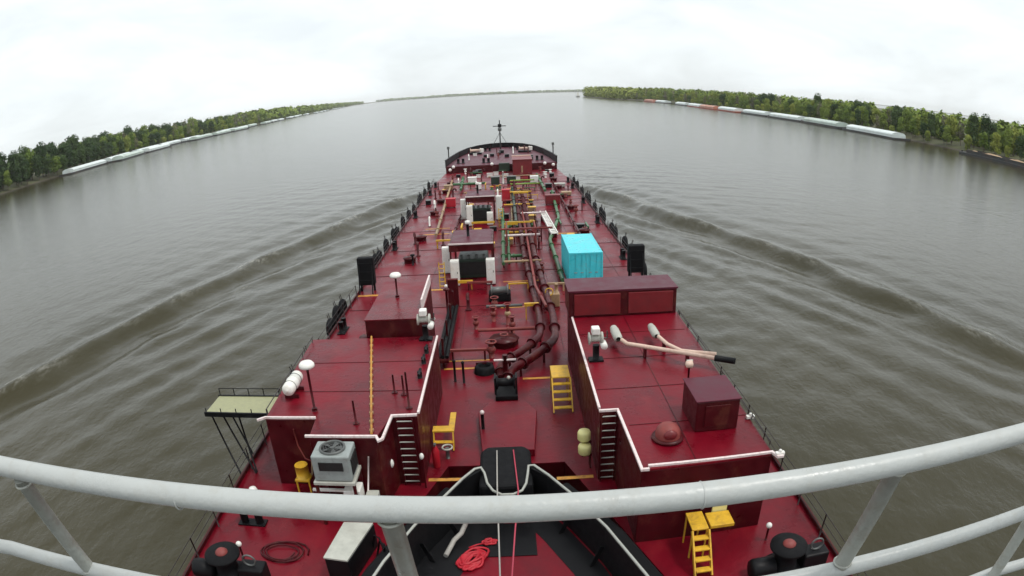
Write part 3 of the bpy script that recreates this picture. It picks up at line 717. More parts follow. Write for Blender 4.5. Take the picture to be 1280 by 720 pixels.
for x in (-8.3, -7.8): MB().bar((x, 18.75, 0), (x, 18.75, .7), .06, .06).build('leg', M['yellow'], t)
MB().tube([(-7.75, 19.1, .8), (-7.6, 19.1, 1.5), (-7.45, 19.1, 1.7)], .04, 6).build('handle', M['tan'], t)
# pipe up the wall
tag(MB().tube([(-8.25, 19.48, 2.6), (-8.2, 19.45, 1.9), (-8.0, 19.4, 1.35), (-7.6, 19.4, 1.15), (-7.35, 19.4, 1.12)], .03, 6).build('conduit', M['pinkred'], loc=(-8, 19.45, 1.1)), 'thin curved conduit on the dark wall left of the air conditioner', 'pipe')

# air conditioner on its stand
t = thing('air_conditioner', 'grey air conditioning unit with round fan on top and dark louvre', 'air conditioner', (-6.25, 17.2, 0))
MB().box(-6.85, -5.5, 17.05, 18.1, 1.95, 2.95).build('casing', M['grey'], t, .05)
MB().box(-6.6, -5.75, 17.01, 17.05, 2.4, 2.72).build('louvre', M['dark'], t)
AX, AY, AZ = -6.18, 17.6, 2.95
MB().lathe((AX, AY, AZ), [(.46, 0), (.46, .07), (.42, .09), (.39, .07), (.39, .01)], 24).build('fan_ring', M['steel'], t)
MB().lathe((AX, AY, AZ+.005), [(.39, 0), (0, 0)], 24).build('fan_well', M['dark'], t)
fb = MB(); fb.cyl(AX, AY, AZ+.01, AZ+.05, .09, 12)
for k in range(5):
    a = k*2*math.pi/5; c_, s_ = math.cos(a), math.sin(a); q = V((AX, AY, AZ+.03))
    fb.add([q+V((c_*.09-s_*.03, s_*.09+c_*.03, .02)), q+V((c_*.35-s_*.1, s_*.35+c_*.1, .03)), q+V((c_*.35+s_*.09, s_*.35-c_*.09, -.01)), q+V((c_*.09+s_*.03, s_*.09-c_*.03, -.01))], [(0, 1, 2, 3)])
fb.build('fan', M['steel'], t)
for r_ in (.12, .22, .31): MB().torus((AX, AY, AZ+.09), r_, .008, 'z', 24, 4).build('guard_ring', M['steel'], t)
MB().box(-5.5, -5.46, 17.2, 17.95, 2.15, 2.75).build('side_grille', M['dark'], t)
MB().box(-6.92, -5.43, 17.0, 18.15, 1.8, 1.93).build('base_frame', M['lightgrey'], t, .02)
for x in (-6.85, -5.5):
    for y in (17.1, 18.05): MB().bar((x, y, 0), (x, y, 1.8), .1, .1).build('leg', M['redsteel'], t)
# white cabinets below it
t = thing('junction_box', 'white cabinet standing below the air conditioner at the railing', 'cabinet', (-5.6, 17.0, 0))
MB().box(-6.0, -5.4, 17.25, 17.85, .25, 1.4).build('body', M['white'], t, .03); MB().box(-5.93, -5.83, 17.7, 17.8, 1.4, 1.43).build('vent', M['dark'], t)
for x in (-5.9, -5.5): MB().bar((x, 17.5, 0), (x, 17.5, .25), .06, .06).build('leg', M['redsteel'], t)
tag(MB().box(-7.35, -6.02, 17.82, 17.92, .95, 1.03).tube([(-7.2, 17.87, 0), (-7.2, 17.87, .95)], .03, 6).tube([(-6.2, 17.87, 0), (-6.2, 17.87, .95)], .03, 6).build('pipe_rail', M['white'], loc=(-6.6, 16.67, 0)), 'white horizontal bar running left from the white cabinet', 'rail')
t = thing('junction_box', 'small pale box with a slanted pipe right of the white cabinet', 'cabinet', (-5.05, 17.2, 0))
MB().box(-5.3, -4.85, 17.45, 17.85, .7, 1.05).build('body', M['lightgrey'], t, .03); MB().tube([(-5.25, 17.8, 1.05), (-5.2, 17.95, 1.5), (-5.1, 18.1, 2.3)], .03, 6).build('pipe', M['edge'], t)
MB().bar((-5.05, 17.65, 0), (-5.05, 17.65, .7), .1, .1).build('leg', M['redsteel'], t)
# deck fittings with white tops by the port wall
for x, y, z, r_, lab in ((-4.62, 19.3, 1.3, .14, 'white lamp on the dark wall left of the port ladder'), (-3.45, 19.45, 1.5, .09, 'small white lamp at the port ladder foot')):
    t = thing('bulkhead_lamp', lab, 'lamp', (x, y, 0)); MB().sphere((x, y-.1, z), r_, 12, 1, 1, 1.5).build('lens', M['white'], t); MB().bar((x, y, 0), (x, y, z-.1), .06, .06).build('post', M['redsteel'], t)
t = thing('fire_extinguisher', 'red extinguisher standing by the port raised deck wall', 'extinguisher', (-3.15, 20.9, 0))
MB().lathe((-3.15, 20.9, 0), [(.13, 0), (.15, .1), (.15, .75), (.06, .95), (.05, 1.0), (0, 1.0)], 14).build('bottle', M['brightred'], t); MB().box(-3.19, -3.11, 20.82, 20.98, 1.0, 1.08).build('valve', M['steel'], t)
t = thing('valve', 'grey round valve in front of the yellow L shaped steps', 'valve', (-2.75, 21.5, 0))
MB().cyl(-2.75, 21.5, 0, .5, .08, 10).build('stem', M['steel'], t); MB().torus((-2.75, 21.5, .52), .2, .04, 'z', 18, 6).build('hand_wheel', M['lightgrey'], t)
t = thing('marker_post', 'black post with a white tip ahead of the tug bow', 'post', (-1.35, 23.2, 0))
MB().cyl(-1.35, 23.2, 0, 1.1, .07, 10).build('post', M['blackpaint'], t); MB().sphere((-1.35, 23.2, 1.15), .1).build('tip', M['edge'], t)
# cream drums on the starboard wall
for z, y, lab in ((1.45, 20.6, 'upper of the two cream drums by the starboard ladder'), (.98, 20.35, 'lower of the two cream drums by the starboard ladder')):
    t = thing('drum', lab, 'drum', (2.62, y, 0)); MB().lathe((2.62, y, z-.3), [(0, 0), (.22, .02), (.26, .08), (.26, .34), (.22, .42), (0, .44)], 20).build('body', M['cream'], t, .0)
    MB().box(2.5, 2.9, y-.05, y+.05, z-.4, z-.3).build('bracket', M['redsteel'], t); MB().bar((2.85, y, 0), (2.85, y, z-.3), .06, .06).build('post', M['redsteel'], t)

# mushroom vents
def mushroom(lab, x, y, z0, z1, r_, group=None):
    t = thing('mushroom_vent', lab, 'vent', (x, y, z0), group)
    MB().cyl(x, y, z0, z1-.05, .05, 10).build('post', M['redsteel'], t)
    MB().lathe((x, y, z1), [(r_*.8, -.1), (r_, -.06), (r_, .03), (r_*.75, .12), (0, .17)], 20).build('cap', M['white'], t)
    MB().cyl(x, y, z0, z0+.12, .11, 10).build('base', M['redsteel'], t)
mushroom('white capped vent on a tall thin post by the raft canisters', -7.5, 20.2, 3, 4.9, .3)
mushroom('white capped vent on the higher port trunk', -5.85, 31.0, 3.8, 5.0, .3)
# raft canister
t = thing('life_raft', 'white life raft canister in its cradle at the port raised deck corner', 'life raft', (-8.7, 21.6, 3))
cm = MB(); cm.lathe((-8.75, 21.6, 3.5), [(0, -.78), (.2, -.74), (.26, -.62), (.26, -.04), (.285, -.03), (.285, .03), (.26, .04), (.26, .62), (.2, .74), (0, .78)], 20, 'y'); cm.build('canister', M['white'], t)
for y in (21.25, 21.95): MB().bar((-9.05, y, 3.08), (-8.45, y, 3.08), .08, .16).build('cradle', M['redsteel'], t); MB().torus((-8.75, y, 3.5), .265, .015, 'y', 24, 6).build('strap', M['steel'], t)
# thin posts on the port raised deck
for i, (x, y, h_, lab) in enumerate(((-5.65, 19.2, .95, 'thin dark post nearest the air conditioner on the port raised deck'), (-4.6, 21.6, .8, 'short dark post left of two beside the port inner edge'), (-4.2, 21.4, .85, 'short dark post right of two beside the port inner edge'), (-3.85, 20.3, 1.5, 'tall dark post at the inner corner of the port raised deck'))):
    t = thing('stanchion', lab, 'post', (x, y, 3)); MB().cyl(x, y, 3, 3+h_, .045, 8, .035).build('post', M['redsteel'], t); MB().cyl(x, y, 3, 3.05, .12, 10).build('base', M['redsteel'], t)
# yellow safety line stretched over the port raised deck, laid on low blocks
t = thing('safety_line', 'yellow dotted safety line laid along the port raised deck', 'rope', (-5.7, 22.8, 3))
MB().tube([(-6.62, 27.35, 3.1), (-4.92, 18.35, 3.1)], .045, 8).build('line', M['yline'], t)
for i in range(14):
    f_ = (i+.5)/14; MB().box(-6.62+1.7*f_-.07, -6.62+1.7*f_+.07, 27.35-9*f_-.07, 27.35-9*f_+.07, 3.0, 3.08).build('clip', M['tan'], t)
# floodlight / winch clusters at the inner edges
def cluster(lab, x, y, z, big=1):
    t = thing('deck_winch', lab, 'winch', (x, y, z))
    MB().cyl(x, y, z, z+.7, .14, 12).build('pedestal', M['blackpaint'], t); MB().box(x-.3, x+.3, y-.22, y+.22, z, z+.08).build('base', M['blackpaint'], t)
    MB().lathe((x, y, z+1.0), [(0, -.32), (.26, -.32), (.26, -.26), (.15, -.24), (.15, .18), (.26, .2), (.26, .28), (0, .28)], 18, 'x').build('drum', M['lightgrey'], t)
    MB().box(x-.2, x+.14, y-.2, y+.2, z+1.2, z+1.5).build('gearbox', M['white'], t, .05)
    MB().lathe((x+.3, y-.1, z+.75), [(0, -.25), (.14, -.25), (.14, .2), (0, .22)], 14, 'y').build('motor', M['white'], t)
    MB().tube([(x+.26, y, z+1.0), (x+.46, y, z+1.0), (x+.46, y, z+1.3)], .03, 6).build('crank', M['steel'], t)
cluster('pale winch on a black pedestal at the port inner edge', -3.95, 27.0, 3)
cluster('pale winch at the inner edge of the starboard raised deck', 3.5, 23.9, 3)
for i, (y, h_) in enumerate(((25.4, 1.0), (24.3, .8), (22.9, .7))):
    t = thing('cleat', ['black cleat just aft of the pale port winch', 'black cleat in the middle of the port inner edge', 'black cleat nearest the port ladder top'][i], 'cleat', (-3.75, y, 3))
    MB().cyl(-3.75, y, 3, 3.3, .1, 10).build('post', M['blackpaint'], t); MB().tube([(-3.75, y-.3, 3.26), (-3.75, y+.3, 3.26)], .06, 8).build('horn', M['blackpaint'], t)

# exhaust pipes across the starboard raised deck
t = thing('exhaust_pipe', 'long pale lagged pipe with grey silencer crossing the starboard raised deck', 'pipe', (4.7, 25, 3))
MB().tube([(4.75, 24.75, 3.5), (4.9, 24.3, 3.5), (5.5, 23.95, 3.5), (8.2, 22.3, 3.5)], .09, 14).build('pipe', M['lag'], t)
MB().lathe((4.62, 25.55, 3.5), [(.1, -.7), (.2, -.55), (.2, .3), (.15, .42), (.17, .46), (.17, .58), (0, .58)], 20, 'y').build('silencer', M['lightgrey'], t)
for x, y in ((5.6, 23.9), (7.2, 22.92)): MB().box(x-.05, x+.05, y-.12, y+.12, 3, 3.4).build('support', M['redsteel'], t)
MB().tube([(8.2, 22.3, 3.5), (8.95, 21.85, 3.5)], .13, 12).build('tip', M['blackpaint'], t)
t = thing('exhaust_pipe', 'shorter pale pipe with silencer joining the long one on the starboard raised deck', 'pipe', (6.4, 25, 3))
MB().tube([(6.42, 24.9, 3.5), (6.6, 24.0, 3.5), (7.0, 23.25, 3.5), (7.4, 22.98, 3.53), (8.3, 22.45, 3.6)], .085, 14).build('pipe', M['lag'], t)
MB().lathe((6.35, 25.6, 3.5), [(.09, -.65), (.18, -.5), (.18, .3), (.13, .4), (.15, .44), (.15, .56), (0, .56)], 20, 'y').build('silencer', M['lightgrey'], t)
MB().box(6.5, 6.62, 24.3, 24.5, 3, 3.4).build('support', M['redsteel'], t)
# equipment box
t = thing('deck_box', 'dark red equipment box near the outer edge of the starboard raised deck', 'box', (6.6, 18.2, 3))
MB().box(6.0, 7.55, 17.55, 19.3, 3, 4.15).build('body', M['redsteel'], t, .04); MB().box(5.96, 7.59, 17.51, 19.34, 4.15, 4.2).build('lid', M['purple'], t, .02)
MB().box(6.3, 7.2, 17.51, 17.55, 3.2, 4.0).build('door', M['redsteel'], t, .02)
t = thing('deck_lamp', 'small pale lamp behind the dark box on the starboard raised deck', 'lamp', (6.35, 19.9, 3)); MB().cyl(6.35, 19.9, 3, 4.35, .04, 8).build('post', M['redsteel'], t)
MB().lathe((6.35, 19.9, 4.45), [(.0, -.16), (.12, -.12), (.15, .1), (.0, .16)], 12, 'x').build('lens', M['lag'], t); MB().box(6.27, 6.5, 19.95, 20.05, 4.33, 4.57).build('bracket', M['lightgrey'], t)
# domed cowl
t = thing('vent_cowl', 'salmon domed vent cowl on the starboard raised deck', 'vent', (5.0, 17.3, 3))
MB().lathe((5.0, 17.35, 3.35), [(.42, -.35), (.43, -.12), (.39, .02), (.3, .14), (.16, .21), (0, .23)], 24).build('dome', M['pinkred'], t); MB().lathe((5.0, 17.35, 3.02), [(.46, -.02), (.54, .02), (.54, .08), (.42, .1)], 24).build('flange', M['redsteel'], t)
MB().sphere((5.0, 17.02, 3.3), .2, 12, 1.2, .6, 1).build('hood', M['panelred'], t)
for x, y, lab in ((8.25, 18.1, 'white sidelight on the outer edge of the starboard raised deck'), (8.4, 15.6, 'white lamp at the aft outer corner of the starboard raised deck')):
    t = thing('edge_lamp', lab, 'lamp', (x, y, 3)); MB().box(x-.16, x+.16, y-.07, y+.07, 3.02, 3.14).build('housing', M['white'], t, .02); MB().sphere((x, y, 3.18), .06).build('lens', M['white'], t)

# gangway platform hanging outboard on the port side
t = thing('gangway', 'pale olive gangway platform jutting out over the water on braced legs', 'gangway', (-11, 21.3, 2.4))
MB().box(-12.75, -9.75, 20.9, 22.4, 2.4, 2.46).build('deck_panel', M['grating'], t)
MB().box(-12.8, -9.7, 20.82, 20.9, 2.3, 2.5).build('side_beam', M['blackpaint'], t); MB().box(-12.8, -9.7, 22.4, 22.48, 2.3, 2.5).build('side_beam', M['blackpaint'], t)
for y in (20.86, 22.44):
    for i in range(5):
        x = -12.7+i*.72; MB().cyl(x, y, 2.5, 2.82 if y > 22 else 2.68, .025, 6).build('rail_post', M['blackpaint'], t)
MB().tube([(-12.7, 22.44, 2.82), (-9.8, 22.44, 2.82)], .02, 6).build('hand_rail', M['blackpaint'], t)
for a, b in (((-12.5, 20.9, 2.35), (-11.3, 20.0, -.1)), ((-11.95, 20.9, 2.35), (-10.7, 20.2, 0.0)), ((-12.5, 22.3, 2.35), (-11.3, 21.6, -.1)), ((-11.2, 20.9, 2.35), (-10.7, 20.3, 0))):
    MB().tube([a, b], .04, 8).build('leg', M['blackpaint'], t)
# side walls of the port raised deck outer passage: slanted stays
# port quarter: bitts with light
def bitts(lab, x, y, big=1.0, knob=None, spin=False):
    t = thing('mooring_bitts' if not spin else 'deck_capstan', lab, 'bollard' if not spin else 'capstan', (x, y, 0))
    if not spin:
        MB().box(x-.55*big, x+.55*big, y-.2, y+.2, 0, .06).build('base', M['blackpaint'], t)
        for s in (-1, 1): MB().lathe((x+s*.3*big, y, .06), [(.15, 0), (.15, .55), (.2, .58), (.2, .64), (0, .66)], 16).build('bollard', M['blackpaint'], t)
    else:
        MB().lathe((x, y, 0), [(.75, 0), (.75, .1), (.6, .16), (.42, .2), (.36, .75), (.55, .95), (.62, .98), (.62, 1.06), (.2, 1.1)], 28).build('barrel', M['black'], t)
        MB().lathe((x, y, 1.08), [(.22, 0), (.22, .05), (.12, .14), (0, .15)], 18).build('cap', M['pinkred'], t)
        mtr = MB(); mtr.box(x+.55, x+1.45, y-.35, y+.25, 0, .7); mtr.build('gearbox', M['blackpaint'], t, .06)
        MB().lathe((x-.75, y-.1, .35), [(0, -.5), (.3, -.48), (.34, -.4), (.34, .3), (0, .32)], 16, 'x').build('motor', M['blackpaint'], t)
        MB().torus((x+1.0, y-.1, .95), .22, .035, 'y', 18, 6).build('hand_wheel', M['steel'], t)
    if knob:
        kx, ky, kz = knob; MB().cyl(kx, ky, 0, kz, .04, 8).build('lamp_post', M['redsteel'], t); MB().sphere((kx, ky, kz+.05), .11).build('lamp', M['white'], t)
bitts('large black capstan on the port wing deck at the bottom', -9.55, 13.9, 1, (-9.4, 14.9, .6), True)
bitts('large black capstan on the starboard wing deck at the bottom', 8.25, 13.35, 1, (8.2, 14.9, .6), True)
bitts('black double bollard with a white lamp at the port deck edge', -9.7, 16.9, 1, None)
t = thing('deck_lamp', 'white dome lamp on the port wing just above the railing', 'lamp', (-10.0, 18.2, 0)); MB().cyl(-10.0, 18.2, 0, .5, .05, 8).build('post', M['redsteel'], t)
MB().lathe((-10.0, 18.2, .55), [(.16, -.08), (.19, .02), (.14, .14), (0, .2)], 16).build('lens', M['white'], t)
# grey locker on the port wing
t = thing('deck_locker', 'grey flat topped locker on the port wing beside the black notch', 'locker', (-5.6, 15.2, 0))
pg = [(-6.05, 14.15), (-5.25, 14.05), (-4.75, 16.0), (-5.75, 16.0)]
MB().prism(pg, 0.02, .95).build('body', M['blackpaint'], t, .02); MB().prism([(x*1.005, y) for x, y in pg], .95, 1.02).build('lid', M['lightgrey'], t, .01)
for k in range(3):
    tag(MB().tube([(-4.9+.2*k, 15.7-.3*k, .02), (-4.7+.22*k, 15.6-.3*k, .8), (-4.5+.2*k, 15.4-.3*k, .85), (-4.35+.2*k, 15.3-.3*k, .1)], .035, 6).build('hydraulic_hose', M['black'], loc=(-4.7, 15.4, .0)), ['black looped hose beside the grey locker, farthest from the camera', 'black looped hose beside the grey locker, middle of three', 'black looped hose beside the grey locker, nearest the camera'][k], 'hose')
coil((-8.0, 15.3, 0.0), .9, 3, .03, M['redsteel'], 'loose dark red line lying on the port wing deck', flat=.35)

# deck-edge lifelines
def lifeline(lab, x, s, y0, y1, n, lean=.0):
    t = thing('lifeline_railing', lab, 'railing', (x, y0, 0))
    for i in range(n):
        y = y0+(y1-y0)*i/(n-1); MB().tube([(x, y, 0), (x+s*lean, y, 1.05)], .03, 6).build('stanchion', M['wire'], t)
    for z in (.35, .7, 1.03): MB().tube([(x+s*lean*z/1.05, y0, z), (x+s*lean*z/1.05, y1, z)], .014, 5).build('wire', M['wire'], t)
lifeline('low wire railing along the port deck edge aft', -11.0, -1, 8.5, 42.5, 18, .05)
lifeline('low wire railing along the starboard deck edge aft', 10.1, 1, 8.5, 42.5, 18, .05)
lifeline('wire railing along the port deck edge ahead of the fender tower', -11.0, -1, 47, 97.5, 30)
lifeline('wire railing along the starboard deck edge ahead of the fender tower', 10.1, 1, 47, 97.5, 30)
t = thing('lifeline_railing', 'thin dark railing along the outer edge of the starboard raised deck', 'railing', (8.35, 16, 3))
for i in range(8): MB().tube([(8.25+.02*i, 16.2+i*1.8, 3), (8.27+.02*i, 16.2+i*1.8, 3.2)], .02, 6).build('stanchion', M['wire'], t)
MB().tube([(8.27, 16.2, 3.2), (8.41, 28.8, 3.2)], .02, 6).build('wire', M['wire'], t)
t = thing('lifeline_railing', 'thin dark railing round the outer edge of the port raised deck', 'railing', (-9.4, 20, 3))
for i in range(5): MB().tube([(-9.35-.04*i, 19.8+i*1.8, 3), (-9.35-.04*i, 19.8+i*1.8, 3.25)], .02, 6).build('stanchion', M['wire'], t)
MB().tube([(-9.35, 19.8, 3.25), (-9.52, 27.2, 3.25)], .02, 6).build('wire', M['wire'], t)

# tyre fenders and edge bollards
def tyre(): 
    t = thing('tyre_fender', 'x', 'fender', (0, 0, 0)); MB().torus((0, 0, 0), .5, .2, 'x', 20, 10).build('tyre', M['black'], t)
    for y in (-.18, .18): MB().tube([(.0, y, .45), (.12, y*.8, 1.0)], .025, 6).build('chain', M['wire'], t)
    return t
tp = tyre(); first = True
yp = [29, 31.6, 37, 38.6, 40.4, 52.5, 54.5, 58, 62.5, 64.5, 69, 73.5, 78, 83, 84.8, 90, 95.5]
for s, x in ((-1, PX-.30), (1, SX+.30)):
    sd_ = 'port' if s < 0 else 'starboard'
    for y in (yp if s < 0 else [47, 48.8, 52, 55, 60, 62, 67.5, 69, 74, 79, 81, 86, 91.5, 96]):
        o = tp if first else copy_tree(tp); first = False
        zone = 'aft of the fender tower' if y < 44 else 'between the fender tower and the forecastle'
        placed(o, (x+random.uniform(-.05, .0)*s, y, random.uniform(-.15, .25)), 0 if s > 0 else math.pi, None, f'black tyre fender hung on the {sd_} hull edge {zone}', f'tyre fenders on the {sd_} side {zone}')
eb = thing('edge_bollard', 'x', 'bollard', (0, 0, 0))
for dy in (-.35, .35): MB().cyl(0, dy, 0, .75, .17, 12).build('post', M['blackpaint'], eb)
MB().box(-.25, .25, -.65, .65, 0, .05).build('base', M['blackpaint'], eb); first = True
for s, x in ((-1, PX+.75), (1, SX-.75)):
    for y in ([36.2, 57, 72, 88, 95.5] if s < 0 else [50.5, 65, 77, 89, 95]):
        o = eb if first else copy_tree(eb); first = False; sd_ = 'port' if s < 0 else 'starboard'
        placed(o, (x, y, 0.005), 0, None, f'black twin bollard on the {sd_} deck edge inside the lifelines', f'black twin bollards on the {sd_} deck edge')
# fender towers
for x, y, lab in ((-10.55, 44.2, 'tall black fender stand on the port deck edge'), (9.55, 44.5, 'tall black fender stand on the starboard deck edge')):
    t = thing('fender_stand', lab, 'fender', (x, y, 0)); s = -1 if x < 0 else 1
    MB().box(x-.62, x+.62, y-.05, y+.55, .5, 2.6).build('panel', M['black'], t, .06)
    for dx in (-.5, .5):
        MB().bar((x+dx, y+.25, 0), (x+dx, y+.25, .55), .14, .14).build('leg', M['blackpaint'], t)
        MB().bar((x+dx, y-.6, .0), (x+dx, y, 2.2), .08, .08).build('brace', M['blackpaint'], t)
    for k in range(3): MB().box(x-.55, x+.55, y-.13, y-.05, .75+k*.65, .92+k*.65).build('rib', M['black'], t)

# container
t = thing('shipping_container', 'bright turquoise shipping container on the starboard side of the deck', 'container', (5.55, 46, 0))
c0, c1, y0, y1 = 4.33, 6.77, 43.0, 49.06
def corr(x0, x1, y0, y1, z0, z1, side, n):
    mb = MB(); vs = []; pts = []
    for i in range(n):
        for q, d in ((0, 0), (.35, 0), (.5, .035), (.85, .035)):
            pts.append(((i+q)/n, d))
    pts.append((1, 0)); 
    for z in (z0, z1):
        for f_, d in pts:
            if side in ('l', 'r'): vs.append(((x0+d) if side == 'l' else (x1-d), y0+(y1-y0)*f_, z))
            else: vs.append((x0+(x1-x0)*f_, (y0+d) if side == 'f' else (y1-d), z))
    k = len(pts); return mb.add(vs, [(i, i+1, k+i+1, k+i) for i in range(k-1)])
for sd_, a in (('l', 22), ('r', 22), ('b', 9)): corr(c0+.03, c1-.03, y0+.08, y1-.03, .15, 2.5, sd_, a).build('side_wall' if sd_ != 'b' else 'end_wall', M['turq'], t)
MB().box(c0+.04, c1-.04, y0+.04, y1-.04, 2.5, 2.56).build('roof', M['turq'], t)
for i in range(20): pass
for x in (c0, c1-.12):
    for y in (y0, y1-.12): MB().box(x, x+.12, y, y+.12, 0.06, 2.59).build('corner_post', M['turq'], t, .01)
for z in (.06, 2.47):
    MB().box(c0+.12, c1-.12, y0+.01, y0+.1, z, z+.11).build('end_rail', M['turq'], t)
    for x in (c0+.01, c1-.09): MB().box(x, x+.08, y0+.12, y1-.12, z, z+.11).build('side_rail', M['turq'], t)
xm = (c0+c1)/2
for s in (-1, 1):
    d = MB().box(min(xm+s*.01, xm+s*1.09), max(xm+s*.01, xm+s*1.09), y0+.03, y0+.08, .18, 2.46).build('door', M['turq'], t, .01)
    for q in (.3, .75):
        MB().tube([(xm+s*q, y0, .2), (xm+s*q, y0, 2.44)], .013, 6).build('lock_rod', M['turq'], d); MB().box(xm+s*q-.1, xm+s*q+.1, y0-.02, y0+.01, 1.1, 1.15).build('handle', M['grey'], d)
# yellow bars beside the container
tag(MB().box(6.95, 9.1, 42.5, 42.65, .35, .5).box(7.0, 7.12, 42.5, 42.62, 0, .35).box(8.9, 9.02, 42.5, 42.62, 0, .35).build('barrier_bar', M['tan'], loc=(8, 42.5, 0)), 'low yellowish barrier bar between the container and starboard fender stand', 'barrier')
tag(MB().box(2.7, 4.0, 42.4, 42.55, .5, .62).box(2.75, 2.87, 42.4, 42.5, 0, .5).box(3.8, 3.92, 42.4, 42.5, 0, .5).build('barrier_bar', M['tan'], loc=(3.3, 42.4, 0)), 'low yellowish barrier bar left of the container', 'barrier')
t = thing('valve_box', 'tan valve housing left of the storage box on the starboard raised deck', 'valve', (2.95, 39.4, 0))
MB().box(2.5, 3.3, 39.1, 39.7, 0, .9).build('body', M['tan'], t, .05); MB().torus((2.6, 39.0, 1.1), .25, .04, 'y', 18, 6).build('hand_wheel', M['yellow'], t); MB().cyl(3.1, 39.4, .9, 1.5, .12, 12).build('stem', M['tan'], t)

# pump shelters with white lockers
def shelter(lab, x0, x1, y0, y1, zt, lockers, grp, pipes):
    t = thing('pump_shelter', lab, 'shelter', ((x0+x1)/2, y0, 0))
    r_ = MB().box(x0, x1, y0, y1, zt-.55, zt).build('roof', M['redsteel'], t, .03)
    MB().box(x0+.15, x1-.15, y0+.2, y1-.15, zt, zt+.05).build('roof_plate', M['purple'], r_)
    MB().box(x0-.03, x1+.03, y0-.05, y0+.04, zt-.02, zt+.08).build('roof_edge', M['edge'], r_)
    for x in (x0+.1, x1-.1):
        for y in (y0+.15, y1-.15): MB().bar((x, y, 0), (x, y, zt-.55), .12, .12).build('post', M['redsteel'], t)
    e = MB().box(x0+.5, x1-.5, y0+1.2, y1-.6, 0, 1.5).build('engine', M['darkgreen'], t, .1)
    for k in range(4): MB().lathe((x0+.75+k*(x1-x0-1.5)/3, y0+1.5, 1.5), [(.14, 0), (.14, .3), (0, .32)], 12).build('cylinder_head', M['steel'], e)
    MB().box(x0+.6, x1-.6, y0+1.13, y0+1.2, .3, 1.3).build('radiator', M['dark'], e)
    MB().cyl((x0+x1)/2-.3, (y0+y1)/2, zt, zt+1.0, .11, 12).build('exhaust_stack', M['blackpaint'], t)
    MB().lathe(((x0+x1)/2-.3, (y0+y1)/2, zt+1.0), [(.13, 0), (.2, .05), (.2, .25), (0, .3)], 12).build('stack_cap', M['white'], t)
    for i, (x, y, h_, l2) in enumerate(lockers):
        k = thing('locker', l2, 'locker', (x, y, 0)); h_ = h_*.92; MB().box(x-.32, x+.32, y-.3, y+.3, .05, h_).build('body', M['white'], k, .03)
        MB().box(x-.27, x+.27, y-.33, y-.3, .15, h_-.1).build('door', M['white'], k, .01); MB().box(x+.18, x+.22, y-.36, y-.33, h_*.5, h_*.5+.15).build('handle', M['steel'], k)
        MB().box(x-.34, x+.34, y-.28, y+.28, 0, .05).build('plinth', M['blackpaint'], k)
    return t
shelter('flat roofed pump shelter nearer the camera with dark opening', -4.35, -1.05, 45.3, 50.2, 3.0,
        [(-4.85, 48.3, 2.3, 'white locker with a dark port at the left of the nearer shelter'), (-3.95, 44.9, 2.1, 'white locker at the left front post of the nearer shelter'), (-1.3, 44.9, 2.1, 'white locker at the right front post of the nearer shelter')], 'a', 0)
shelter('flat roofed pump shelter farther forward with white lockers', -4.25, -1.15, 66.5, 70.5, 3.0,
        [(-4.7, 69.6, 2.5, 'tall white locker with a dark port left of the farther shelter'), (-3.85, 65.9, 2.4, 'white locker at the left front of the farther shelter'), (-1.7, 66.0, 1.5, 'low white locker under the right side of the farther shelter'), (-.75, 68.6, 2.9, 'tall white locker right of the farther shelter')], 'b', 0)
for (x, y, lab) in ((-4.85, 44.0, 'yellow vertical ladder left of the nearer shelter'), (-.55, 64.4, 'yellow vertical ladder right of the farther shelter')):
    t = thing('ladder', lab, 'ladder', (x, y, 0))
    for dx in (-.2, .2): MB().bar((x+dx, y, 0), (x+dx, y+.25, 2.0), .06, .06).build('side_rail', M['yellow'], t)
    for i in range(6): MB().bar((x-.2, y+.04*i, .25+.32*i), (x+.2, y+.04*i, .25+.32*i), .06, .06).build('rung', M['yellow'], t)
for (x0, x1, y, z, lab) in ((-4.3, -2.6, 43.7, .5, 'yellow rail in front of the nearer shelter'), (-3.6, -1.2, 64.0, .6, 'yellow rail in front of the farther shelter'), (.9, 1.8, 37.0, .9, 'short yellow bar on the red pipes'), (-.2, 1.1, 60.3, 1.1, 'yellow bar right of the centre green pipes'), (1.0, 2.9, 78, 1.3, 'yellow frame bar beyond the farther shelter')):
    t = thing('guard_rail', lab, 'rail', (x0, y, 0)); MB().box(x0, x1, y-.08, y+.08, z, z+.2).build('bar', M['yellow'], t, .01)
    for x in (x0+.1, x1-.1): MB().bar((x, y, 0), (x, y, z), .07, .07).build('post', M['yellow'], t)

# cargo piping
def pipe(lab, pts, r_, m_, flanges=(), name='cargo_pipe', sup=True):
    t = thing(name, lab, 'pipe', pts[0][:2]+(0,))
    P = [V(p) for p in pts]; sm = [P[0]]
    for i in range(1, len(P)-1):      # rounded bends
        a = (P[i-1]-P[i]); b = (P[i+1]-P[i]); d = min(r_*3.2, a.length*.45, b.length*.45)
        p0, p2 = P[i]+a.normalized()*d, P[i]+b.normalized()*d
        for k in range(6): f_ = k/5; sm.append(p0*(1-f_)**2+P[i]*2*f_*(1-f_)+p2*f_**2)
    sm.append(P[-1]); MB().tube(sm, r_, 12).build('run', M[m_], t)
    for i in range(len(P)-1):
        d = P[i+1]-P[i]; n = int(d.length//5)
        for k in range(n+1):
            c = P[i]+d*((k+.5)/(n+1)); dr = d.normalized()
            MB().tube([c-dr*.05, c+dr*.05], r_*1.5, 14).build('flange', M[m_], t)
            if sup and c.z > r_+.1 and abs(dr.z) < .5: MB().box(c.x-.06+.2*dr.x, c.x+.06+.2*dr.x, c.y-.06+.25*dr.y, c.y+.06+.25*dr.y, 0, c.z-r_*.8).build('support', M['redsteel'], t)
    return t
